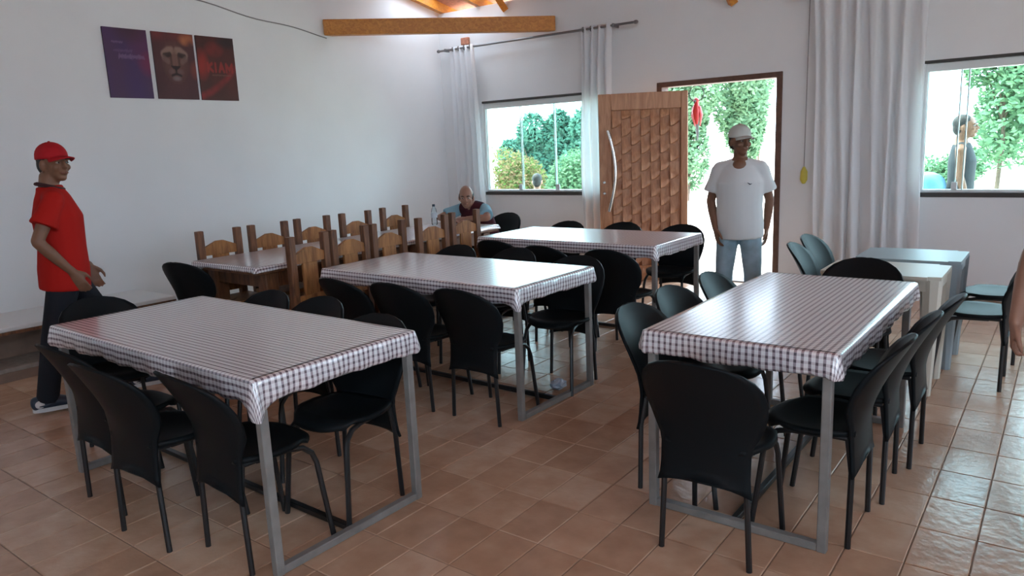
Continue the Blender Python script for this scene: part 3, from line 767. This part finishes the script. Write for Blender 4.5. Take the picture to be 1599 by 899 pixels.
# ------------------------------------------------------------------ plastic tables at the right
def ptable(cx, cy, wx, wy, H, m1, label):
    t = thing('plastic_table', label, 'table', (cx, cy, 0), 0, 'square plastic tables'); a, b = wx/2, wy/2; n = .07
    poly = [(-a+n, -b), (a-n, -b), (a-n, -b+.02), (a, -b+.03), (a, b-.03), (a-n, b-.02), (a-n, b), (-a+n, b), (-a+n, b-.02), (-a, b-.03), (-a, -b+.03), (-a+n, -b+.02)]
    MB().prism(poly, H-.022, H).build('tabletop', m1, t)
    for s in (-1, 1):
        MB().cbox((-a+.03, s*(b-.03)-.006, H-.09), (a-.03, s*(b-.03)+.006, H-.02), .002).build('apron', m1, t)
        MB().cbox((s*(a-.02)-.006, -b+.05, H-.09), (s*(a-.02)+.006, b-.05, H-.02), .002).build('apron', m1, t)
        for q in (-1, 1):
            MB().loft([(s*(a-.05), q*(b-.06), 0), (s*(a-.055), q*(b-.065), H-.02)], [(.028, .028), (.06, .05)], 8).build('leg', m1, t)
    return t
ptable(-.88, 4.975, .66, .50, .72, m_cream, 'cream plastic table with notched corners behind the right gingham table')
ptable(-.83, 5.60, .62, .52, .72, m_bluegrey, 'blue-grey plastic table with notched corners under the right window')
# small crumpled pale blue lump
cp = MB(); cp.ell((0, 0, .035), (.05, .06, .035), n=12, m=8)
cp.v = [tuple(Vector(v)+.02*Vector((noise.noise(Vector(v)*40), noise.noise(Vector(v)*40+Vector((5, 0, 0))), .4*noise.noise(Vector(v)*40+Vector((0, 9, 0)))))) for v in cp.v]
mz = min(v[2] for v in cp.v)
o = obj('blue_lump', cp.mesh('blue_lump', m_lump), None, (-2.56, 3.80, -mz)); tag(o, 'crumpled pale blue wrapper on the floor under the middle table', 'lump')

# ------------------------------------------------------------------ people
def remesh(mb, name, m, voxel, it):
    me = mb.mesh('tmp', None); o = bpy.data.objects.new('tmp', me); C.objects.link(o)
    r = o.modifiers.new('r', 'REMESH'); r.mode = 'VOXEL'; r.voxel_size = voxel; r.use_smooth_shade = True
    s = o.modifiers.new('s', 'SMOOTH'); s.factor = .5; s.iterations = it
    dg = bpy.context.evaluated_depsgraph_get(); ev = o.evaluated_get(dg)
    out = bpy.data.meshes.new_from_object(ev, depsgraph=dg); out.name = name
    out.materials.clear(); out.materials.append(m); out.polygons.foreach_set('use_smooth', [True]*len(out.polygons))
    bpy.data.objects.remove(o); bpy.data.meshes.remove(me)
    return out
def hand(mb, wr, d, nrm, side, curl=.5, k=1):
    # wr wrist, d along the hand, nrm palm normal (fingers curl towards it), side towards the thumb
    wr = Vector(wr); d = Vector(d).normalized(); nrm = Vector(nrm); nrm = (nrm-d*nrm.dot(d)).normalized()
    sd_ = d.cross(nrm); sd_ = sd_ if sd_.dot(Vector(side)) > 0 else -sd_
    P = lambda a, b, c: wr+(d*a+sd_*b+nrm*c)*k
    mb.loft([P(-.02, 0, 0), P(.02, 0, 0), P(.06, 0, .002), P(.09, 0, .004)], [(.026*k, .02*k), (.033*k, .018*k), (.041*k, .016*k), (.04*k, .014*k)], 12, ref=tuple(sd_), cap=.7)
    for b, L in ((.031, .072), (.010, .080), (-.011, .075), (-.031, .058)):
        p = P(.088, b, .004); dirv = d.copy(); pts = [p]; a = 0
        for q, l in enumerate((.42, .32, .26)):
            a += curl*(.55, .8, .6)[q]; v = d*math.cos(a)+nrm*math.sin(a); pts.append(pts[-1]+v*L*l*k)
        mb.loft(pts, [.0095*k, .0092*k, .0086*k, .0075*k], 8, cap=.9)
    t0 = P(.02, .028, .008); t1 = P(.05, .052, .018); t2 = P(.078, .058, .028)
    mb.loft([t0, t1, t2, P(.098, .054, .034)], [.014*k, .012*k, .0105*k, .008*k], 8, cap=.9)
def head_prims(mb, Hm, k):
    mb.ell((0, -.012, .025), (.074*k, .094*k, .098*k), Hm); mb.ell((0, .022, -.03), (.060*k, .066*k, .082*k), Hm)
    mb.ell((0, .052, -.088), (.030*k, .030*k, .024*k), Hm)
    mb.loft([(0, .084*k, .022), (0, .098*k, -.008), (0, .106*k, -.026)], [.009, .012, .016], 8, cap=.8, mtx=Hm)
    for s in (-1, 1):
        mb.ell((s*.076*k, -.012, -.012), (.011, .020, .032), Hm); mb.ell((s*.013, .096*k, -.028), (.010, .009, .008), Hm)
        mb.ell((s*.032, .076*k, .020), (.020, .016, .010), Hm); mb.ell((s*.040, .062*k, -.025), (.022, .024, .022), Hm)
    mb.ell((0, .090*k, -.060), (.026, .012, .011), Hm)
def face_parts(root, Hm, skin, brows=True):
    for s in (-1, 1):
        e = MB().ell((s*.031, .0775, .004), (.012, .0115, .006), Hm).build('eye', m_eye, root, True)
        MB().ell((s*.031, .0878, .004), (.0055, .003, .0052), Hm).build('iris', m_iris, e, True)
        MB().loft([(s*.015, .094, .024), (s*.032, .093, .029), (s*.05, .08, .024)], [.004, .005, .003], 6, cap=.6, mtx=Hm).build('eyebrow', m_hair, root, True)
    MB().loft([(-.020, .088, -.060), (0, .0965, -.059), (.020, .088, -.060)], [(.004, .006), (.005, .009), (.004, .006)], 8, cap=.8, mtx=Hm).build('lips', m_lip, root, True)
def cap_part(root, Hm, m, mbrim):
    c = MB(); prof = []
    for i in range(9):
        t = i/8*PI/2; prof.append((math.cos(t), math.sin(t)))
    vs = []; n = 20
    mt = Hm @ Matrix.Translation((0, -.012, .050)) @ Matrix.Diagonal((.085, .106, .088, 1))
    c._lathe([(1.0, -.22), (1.01, -.1)]+prof, n, mt); o = c.build('cap', m, root, 'all')
    MB().ell((0, -.012, .138), (.008, .008, .005), Hm).build('cap_button', m, o, True)
    grid = []
    for i in range(7):
        s = i/6; row = []
        for j in range(11):
            u = -1+2*j/10; a = u*1.05
            r = 1+.78*s*math.cos(a*.9)
            row.append(Vector((math.sin(a)*.080*(1+.12*s), -.012+.104*(math.cos(a)*1.0)+.075*s*max(.0, math.cos(a*1.2)), .045-.010*abs(u)**2*1.4-.012*s-.010*s*abs(u))))
        grid.append(row)
    MB().shell(grid, .005, Hm).build('brim', mbrim, o, 'all')
def hair_cap(root, Hm, back_only=False, bald=False):
    h = MB()
    if bald:
        for s in (-1, 1): h.ell((s*.062, -.03, .005), (.022, .055, .045), Hm)
        h.ell((0, -.088, -.005), (.055, .025, .05), Hm)
    else:
        h.ell((0, -.024, .045), (.079, .095, .086), Hm); h.ell((0, -.06, -.005), (.066, .058, .075), Hm)
    obj('hair', remesh(h, 'hair', m_hair, .008, 3), root)
def person(label, loc, rotz, k, pose, skin, wear, voxel=.0075, detail=True):
    """pose: joints in metres for a 1.70 m figure facing +y, right side +x"""
    root = thing('person', label, 'person', loc, rotz); root.scale = (k, k, k)
    P = {n: Vector(v) for n, v in pose.items() if not isinstance(v, (int, float)) and n not in ('head', 'hands')}
    b = MB()
    # torso along the spine
    sp = [P['pelvis']+Vector((0, 0, -.07)), P['pelvis'], P['waist'], P['chest'], P['top'], P['neck'], P['neck2']]
    bw = [(.125, .095), (.158, .112), (.135, .096), (.160, .108), (.120, .085), (.056, .058), (.053, .057)]
    b.loft(sp, bw, 18, cap=.6)
    for s in ('r', 'l'):
        sh, el, wr = P[s+'sh'], P[s+'el'], P[s+'wr']
        b.loft([P['top']+(sh-P['top'])*.3, sh*.9+P['top']*.1, sh*.95+el*.05], [.055, .05, .05], 10, cap=.8)
        b.loft([sh, sh*.6+el*.4, el], [.050, .046, .037], 10, cap=.8)
        b.loft([el, el*.65+wr*.35, wr], [.037, .038, .025], 10, cap=.6)
        hd_ = pose['hands'][s]; hand(b, wr, hd_[0], hd_[1], hd_[2], hd_[3], 1.0)
        hp, kn, an = P[s+'hip'], P[s+'kn'], P[s+'an']
        b.loft([hp, hp*.6+kn*.4, kn], [.085, .075, .054], 12, cap=.5)
        b.loft([kn, kn*.7+an*.3, an], [.052, .054, .036], 12, cap=.5)
    hc, hy, hp_ = pose['head']
    Hm = Matrix.Translation(hc) @ Matrix.Rotation(hy, 4, 'Z') @ Matrix.Rotation(hp_, 4, 'X')
    b.loft([P['neck'], Vector(hc)+Vector((0, -.01, -.04))], [.055, .052], 12)
    head_prims(b, Hm, 1.0)
    obj('body', remesh(b, 'body', skin, voxel, 3), root)
    if detail: face_parts(root, Hm, skin)
    # shirt / vest
    for w_ in wear:
        if w_[0] in ('shirt', 'tee', 'tank', 'vest'):
            kind, m_, hem, ease = w_
            c = MB(); pz = P['pelvis']; ax = (P['waist']-pz).normalized()
            pts = [pz-ax*hem, pz, P['waist'], P['chest'], P['top']*.85+P['chest']*.15, P['top']*.55+P['neck']*.45, P['top']*.1+P['neck']*.9 if kind == 'shirt' else P['top']*.4+P['neck']*.6]
            e = ease
            c.loft(pts, [(.165+e*1.1, .115+e*1.1), (.168+e, .120+e), (.155+e, .108+e), (.165+e, .116+e), (.135+e*.4, .092+e*.4), (.084, .080), (.078, .076) if kind == 'shirt' else (.064, .066)], 22)
            for s in ('r', 'l'):
                sh, el = P[s+'sh'], P[s+'el']
                if kind in ('shirt', 'tee'):
                    c.loft([P['top']+(P['neck']-P['top'])*.25+(sh-P['top'])*.12, P['top']+(sh-P['top'])*.55, sh], [(.055, .06), (.062, .064), (.064, .062)], 14, cap=.8)
                    L_ = .62 if kind == 'shirt' else .72
                    c.loft([sh+(sh-el)*.02, sh*(1-L_*.5)+el*L_*.5, sh*(1-L_)+el*L_], [.062, .066, .068+e*.5], 16)
                else:
                    c.loft([P['top']+(sh-P['top'])*.2, P['top']+(sh-P['top'])*(.72 if kind == 'vest' else .62)], [.084, .076] if kind == 'vest' else [.062, .058], 12, cap=.5)
            obj({'shirt': 'polo_shirt', 'tee': 't_shirt', 'tank': 'tank_top', 'vest': 'vest'}[kind], remesh(c, kind, m_, .009, 9), root)
            if kind == 'shirt':
                d = (P['neck']-P['top']).normalized(); q = P['top']*.35+P['neck']*.65; cc = MB()
                pts = [q+Vector((.066*math.sin(a), .002+.066*math.cos(a), .010-.020*math.cos(a))) for a in [PI*2*i/24 for i in range(25)]]
                cc.loft(pts, [(.013, .02)]*25, 8, ref=(0, 0, 1)); cc.build('collar', m_dkred, root, True)
        if w_[0] == 'trousers':
            c = MB(); m_ = w_[1]; pz = P['pelvis']
            c.loft([pz+Vector((0, 0, -.09)), pz+Vector((0, 0, .0)), pz*.4+P['waist']*.6], [(.150, .118), (.172, .130), (.150, .112)], 20, cap=.4)
            for s in ('r', 'l'):
                hp, kn, an = P[s+'hip'], P[s+'kn'], P[s+'an']
                c.loft([hp, hp*.6+kn*.4, kn, kn*.5+an*.5, an+Vector((0, 0, -.02))], [.100, .090, .073, .067, .066], 14, cap=.25)
            obj('trousers', remesh(c, 'trousers', m_, .011, 4), root)
        if w_[0] == 'shoes':
            for s in ('r', 'l'):
                an = P[s+'an']; fd = Vector(pose.get(s+'foot', (0, 1, 0))); z0 = an.z-.085
                a_ = math.atan2(-fd.x, fd.y); sm_ = Matrix.Translation((an.x, an.y, z0)) @ Matrix.Rotation(a_, 4, 'Z')
                c = MB(); c.loft([(0, -.075, .055), (0, -.03, .06), (0, .04, .055), (0, .11, .042), (0, .165, .034)], [(.036, .045), (.040, .050), (.044, .045), (.048, .033), (.040, .022)], 14, ref=(1, 0, 0), cap=.6)
                c.loft([(0, 0, .05), (0, -.005, .105)], [(.042, .055), (.042, .05)], 12)
                up = obj('shoe', remesh(c, 'shoe', w_[1], .007, 3), root); up.matrix_local = sm_
                sl = MB(); n = 20
                sl.prism([(.047*math.cos(q)*(1 if math.sin(q) > 0 else .86), .045+.135*math.sin(q)) for q in [2*PI*i/n for i in range(n)]], 0, .026)
                sl.build('sole', m_shoew, up)
                if len(w_) > 2:
                    for sx in (-1, 1):
                        MB().ell((sx*.036, -.045, .055), (.008, .028, .026)).build('heel_panel', w_[2], up, True)
                        MB().loft([(sx*.041, -.05, .045), (sx*.046, -.01, .043), (sx*.044, .05, .065)], [.003, .007, .002], 6, cap=.5).build('side_mark', w_[1], up, True)
                        MB().ell((sx*.026, .13, .045), (.020, .035, .012)).build('toe_panel', w_[2], up, True)
        if w_[0] == 'cap': cap_part(root, Hm, w_[1], w_[2])
        if w_[0] == 'hair': hair_cap(root, Hm, bald=w_[1])
    return root, Hm
STAND = dict(pelvis=(0, 0, .90), waist=(0, .01, 1.05), chest=(0, .01, 1.24), top=(0, -.005, 1.385), neck=(0, -.01, 1.445), neck2=(0, 0, 1.50),
             rsh=(.168, -.01, 1.350), rel=(.215, -.03, 1.09), rwr=(.205, .03, .85), lsh=(-.168, -.01, 1.350), lel=(-.215, -.03, 1.09), lwr=(-.205, .03, .85),
             rhip=(.085, 0, .88), rkn=(.095, .015, .48), ran=(.105, -.01, .085), lhip=(-.085, 0, .88), lkn=(-.095, .015, .48), lan=(-.105, -.01, .085),
             head=((0, .02, 1.575), 0, 0), hands={'r': ((0, .15, -1), (-1, .2, 0), (0, 1, 0), .45), 'l': ((0, .15, -1), (1, .2, 0), (0, 1, 0), .45)})
def pose(**kw): d = dict(STAND); d['hands'] = dict(STAND['hands']); d.update(kw); return d
# man in red, walking along the left wall
pr = pose(rel=(.225, -.13, 1.11), rwr=(.19, .03, .90), lel=(-.21, -.02, 1.10), lwr=(-.19, .16, .88),
          rkn=(.09, -.12, .48), ran=(.10, -.21, .10), lkn=(-.09, .20, .52), lan=(-.10, .38, .085),
          head=((0.01, .035, 1.575), -1.0, .02))
pr['hands'] = {'r': ((0, .45, -1), (-1, .3, 0), (0, 1, 0), .4), 'l': ((0, .25, -1), (1, .3, 0), (0, 1, 0), .5)}
red, _ = person('person in red polo shirt, red cap and black trousers walking beside the front left table', (-5.2, 2.02, 0), math.radians(-18), 1.0, pr, m_skin1,
       [('shirt', m_red, .125, .030), ('trousers', m_trou), ('shoes', m_navy, m_shoew), ('cap', m_redcap, m_redcap), ('hair', False)])
# man in white, standing before the doorway
pw = pose(rel=(.235, -.02, 1.09), rwr=(.185, .08, .86), lel=(-.235, -.06, 1.09), lwr=(-.215, -.06, .85), head=((0, .02, 1.575), .62, -.04), rkn=(.115, .03, .48), ran=(.125, 0, .085), lkn=(-.115, .03, .48), lan=(-.125, 0, .085))
pw['hands'] = {'r': ((-.15, .2, -1), (-1, -.3, 0), (0, 1, 0), .5), 'l': ((0, .1, -1), (1, .2, 0), (0, 1, 0), .5)}
wm, _ = person('person in white t-shirt, pale cap and light jeans standing before the open doorway', (-2.13, 5.86, 0), math.radians(196), .965, pw, m_skin1,
       [('tee', m_wtee, .12, .030), ('trousers', m_jean), ('shoes', m_shoew), ('cap', m_cap, m_cap), ('hair', False)])
nk = MB().ell((0, .062, 1.372), (.062, .050, .060)); nk.ell((0, .02, 1.40), (.066, .060, .05)); obj('bare_neckline', remesh(nk, 'bare_neckline', m_skin1, .006, 4), wm)
lg = MB().loft([(-.105, .146, 1.235), (-.09, .149, 1.23), (-.07, .150, 1.243)], [.002, .006, .002], 6, cap=.5)
lg.build('chest_logo', m_navy, wm)
# man sitting at the far end of the wooden table
ps = pose(pelvis=(0, .0, .55), waist=(0, .06, .68), chest=(0, .155, .82), top=(0, .22, .925), neck=(0, .25, .965), neck2=(0, .28, 1.0),
          rsh=(.165, .22, .905), rel=(.30, .42, .835), rwr=(.09, .54, .825), lsh=(-.165, .22, .905), lel=(-.30, .40, .835), lwr=(-.10, .50, .835),
          rhip=(.09, .03, .53), rkn=(.12, .42, .50), ran=(.12, .40, .085), lhip=(-.09, .03, .53), lkn=(-.12, .42, .50), lan=(-.12, .40, .085),
          head=((0, .33, 1.045), .5, -.12))
ps['hands'] = {'r': ((-1, .1, 0), (0, -.2, -1), (0, 1, 0), .3), 'l': ((1, .1, .02), (0, -.2, -1), (0, 1, 0), .3)}
person('person in light blue shirt and maroon vest leaning on the long wooden table', (-5.20, 6.36, 0), math.radians(186), 1.0, ps, m_skin2,
       [('tee', m_blue, .04, .006), ('vest', m_maroon, .045, .030), ('trousers', m_trou), ('shoes', m_navy), ('hair', True)])
# boy outside the right window
pb = pose(head=((0, .02, 1.575), -.1, .1), rel=(.20, .0, 1.09), rwr=(.19, .07, .85))
person('person in dark tank top standing outside behind the right window', (-.90, 8.62, 0), math.radians(-84), .985, pb, m_skin1,
       [('tank', m_tank, .10, .012), ('trousers', m_trou), ('shoes', m_shoew), ('hair', False)])
# person whose arm shows at the right edge
pa = pose(rel=(.275, -.02, 1.09), rwr=(.305, .03, .85)); pa['hands'] = {'r': ((0, .1, -1), (-1, .1, 0), (0, 1, 0), 1.1), 'l': ((0, .1, -1), (1, .1, 0), (0, 1, 0), .6)}
person('person in pale shirt standing at the right edge with only one arm in view', (.182, 3.20, 0), math.radians(180), 1.0, pa, m_skin2,
       [('tee', m_wtee, .10, .02), ('trousers', m_trou), ('shoes', m_navy), ('hair', False)])
# dark haired person sitting outside the left window
po = pose(pelvis=(0, .0, .50), waist=(0, .0, .66), chest=(0, .01, .84), top=(0, .0, .985), neck=(0, .0, 1.045), neck2=(0, .01, 1.10), rsh=(.17, 0, .975), rel=(.21, .02, .70), rwr=(.18, .22, .60), lsh=(-.17, 0, .975), lel=(-.21, .02, .70), lwr=(-.18, .22, .60),
          rhip=(.09, .03, .48), rkn=(.12, .42, .46), ran=(.12, .40, .085), lhip=(-.09, .03, .48), lkn=(-.12, .42, .46), lan=(-.12, .40, .085), head=((0, .02, 1.17), 0, 0))
po['hands'] = {'r': ((0, 1, 0), (0, 0, -1), (-1, 0, 0), .3), 'l': ((0, 1, 0), (0, 0, -1), (1, 0, 0), .3)}
person('dark-haired person sitting outside with head just above the left window sill', (-6.05, 8.62, -.04), math.radians(30), .93, po, m_skin2, [('tee', m_maroon, .04, .01), ('trousers', m_trou), ('shoes', m_navy), ('hair', False)], .012, False)
ch_(-6.08, 8.35, 30, 'black plastic chair outside the left window under the dark-haired person')

# ------------------------------------------------------------------ outside
gr = MB().box((-70, YB+.15, -.25), (40, 90, -.03)).build('ground', m_sand); tag(gr, kind='structure')
gr2 = MB().box((-70, -40, -.26), (40, YB+.15, -.205)).build('yard_ground', m_sand); tag(gr2, kind='structure')
def crown(c, r, n, ls, seed, flat=1.0):
    rnd = random.Random(seed); m = MB(); vs = []; fs = []
    lumps = [(Vector((rnd.uniform(-.55, .55)*r[0], rnd.uniform(-.55, .55)*r[1], rnd.uniform(-.5, .6)*r[2])), rnd.uniform(.35, .6)) for _ in range(9)]
    for k in range(n):
        lc, lr = rnd.choice(lumps)
        d = Vector((rnd.gauss(0, 1), rnd.gauss(0, 1), rnd.gauss(0, 1))).normalized()
        p = Vector(c)+lc+Vector((d.x*r[0], d.y*r[1], d.z*r[2]))*lr*rnd.uniform(.75, 1.0)
        a = Vector((rnd.gauss(0, 1), rnd.gauss(0, 1), rnd.gauss(0, .6))).normalized(); b_ = a.cross(d+Vector((.1, 0, .2))).normalized()
        s = ls*rnd.uniform(.6, 1.3); i = len(vs)
        vs += [p-a*s, p+b_*s*.45, p+a*s, p-b_*s*.45]; fs.append((i, i+1, i+2, i+3))
    m.add(vs, fs); return m
def mesh_raw(m, name, mt_):
    me = bpy.data.meshes.new(name); me.from_pydata(m.v, [], m.f); me.materials.append(mt_); return me
def tree(name, label, x, y, h, r, n, ls, mt_, seed, trunk=True):
    t = thing(name, label, 'tree' if trunk else 'bush', (x, y, -.03), 0, 'plants outside')
    cz = h-r[2]*.95 if trunk else r[2]*.75
    obj('foliage', mesh_raw(crown((0, 0, cz), r, n, ls, seed), 'foliage', mt_), t)
    tr = MB().loft([(0, 0, 0), (.05, .03, cz*.5), (0, 0, cz+.2)], [.055*h/5, .045*h/5, .02], 8)
    for q in range(4): a = q*1.7+seed; tr.loft([(.02, .01, cz*.65), (math.cos(a)*r[0]*.5, math.sin(a)*r[1]*.5, cz+r[2]*.3)], [.02, .01], 6)
    tr.build('trunk' if trunk else 'stem', m_bark, t)
tree('garden_tree', 'dense blue-green tree beyond the left window, left of the middle pane', -12.0, 17.0, 2.45, (1.0, 1.1, 1.3), 9000, .085, m_leafB, 11)
tree('garden_tree', 'dense blue-green tree beyond the left window, seen through the middle pane', -11.3, 17.6, 2.8, (.9, 1.1, 1.5), 9000, .085, m_leafB, 12)
tree('garden_tree', 'green tree beyond the left window at the right hand pane', -10.2, 17.2, 2.6, (.8, 1.0, 1.4), 9000, .085, m_leafB, 13)
tree('garden_tree', 'leafy tree right behind the edge of the open door leaf', -7.9, 18.0, 3.6, (.85, .9, 1.9), 9000, .085, m_leafA, 14)
tree('garden_tree', 'green tree beyond the doorway at left of the capped head', -7.4, 19.8, 4.3, (.8, .9, 2.1), 9000, .085, m_leafA, 15)
tree('garden_tree', 'lone green tree far beyond the doorway at right', -8.0, 23.5, 3.9, (.62, .7, 1.05), 4000, .085, m_leafA, 16)
tree('garden_tree', 'thin pale tree beyond the doorway behind the capped head', -8.6, 25.0, 5.2, (1.0, 1.0, 1.6), 2600, .085, m_leafA, 20)
tree('garden_tree', 'bright green tree beyond the right window', -1.30, 19.0, 4.3, (.9, 1.0, 1.9), 7000, .085, m_leafA, 17)
tree('garden_tree', 'pale green tree beyond the right window at the frame edge', -.35, 20.0, 4.6, (1.2, 1.2, 2.0), 9000, .085, m_leafA, 18)
tree('hedge_bush', 'rounded reddish green hedge bush outside the left window', -7.75, 10.8, 1.4, (1.05, .8, .85), 12000, .035, m_leafC, 21, False)
tree('hedge_bush', 'grey-green bush outside the left window beside the curtain', -6.35, 10.2, 1.2, (.62, .5, .85), 8000, .035, m_leafA, 22, False)
tree('hedge_bush', 'low green bush beyond the right window beside the standing person', -2.1, 17.5, 1.0, (.8, .6, .75), 6000, .05, m_leafA, 23, False)
# red parrot ornament hanging outside the doorway
pt = thing('parrot_ornament', 'red parrot ornament hanging in the doorway behind the door leaf', 'ornament', (-3.42, YB+.22, 1.66))
m_par = mat('red_parrot_paint', (.50, .03, .03), .5); m_parb = mat('grey_blue_paint', (.30, .40, .45), .5)
MB().loft([(0, 0, .06), (0, -.01, .12), (0, -.015, .2), (0, 0, .27)], [(.018, .018), (.036, .036), (.044, .042), (.028, .03)], 12, cap=.7).build('bird_body', m_par, pt, True)
MB().ell((0, -.008, .305), (.03, .034, .034)).build('bird_head', m_par, pt, True)
MB().loft([(0, -.035, .305), (0, -.058, .295), (0, -.058, .275)], [.014, .011, .003], 8, cap=.5).build('beak', m_trim_shade, pt, True)
MB().loft([(0, .01, .08), (0, .03, -.05), (0, .035, -.13)], [(.022, .01), (.017, .007), (.006, .004)], 8, cap=.4).build('tail', m_parb, pt, True)
for s in (-1, 1): MB().loft([(s*.036, 0, .24), (s*.05, .015, .15), (s*.03, .03, .03)], [(.012, .026), (.014, .034), (.004, .010)], 8, cap=.5).build('wing', m_par, pt, True)
MB().loft([(.0+.085*math.sin(a), 0, .385+.085*-math.cos(a)) for a in [2*PI*i/24 for i in range(25)]], [.005]*25, 6).build('hoop', m_trim_shade, pt, True)
# blue drum outside the right window
dr = thing('plastic_drum', 'pale blue rounded drum outside the right window beside the standing person', 'drum', (-1.16, 8.42, -.03))
m_drum = mat('blue_drum_plastic', (.12, .28, .42), .4)
MB().lathe([(.15, 0), (.165, .02), (.165, .30), (.175, .32), (.165, .34), (.165, .66), (.175, .68), (.165, .70), (.165, 1.0), (.16, 1.02)], 24).build('drum_body', m_drum, dr, True)
MB().lathe([(.172, 1.0), (.172, 1.03), (.155, 1.085), (.11, 1.13), (.05, 1.155), (.0, 1.16)], 24).build('domed_lid', m_drum, dr, True)
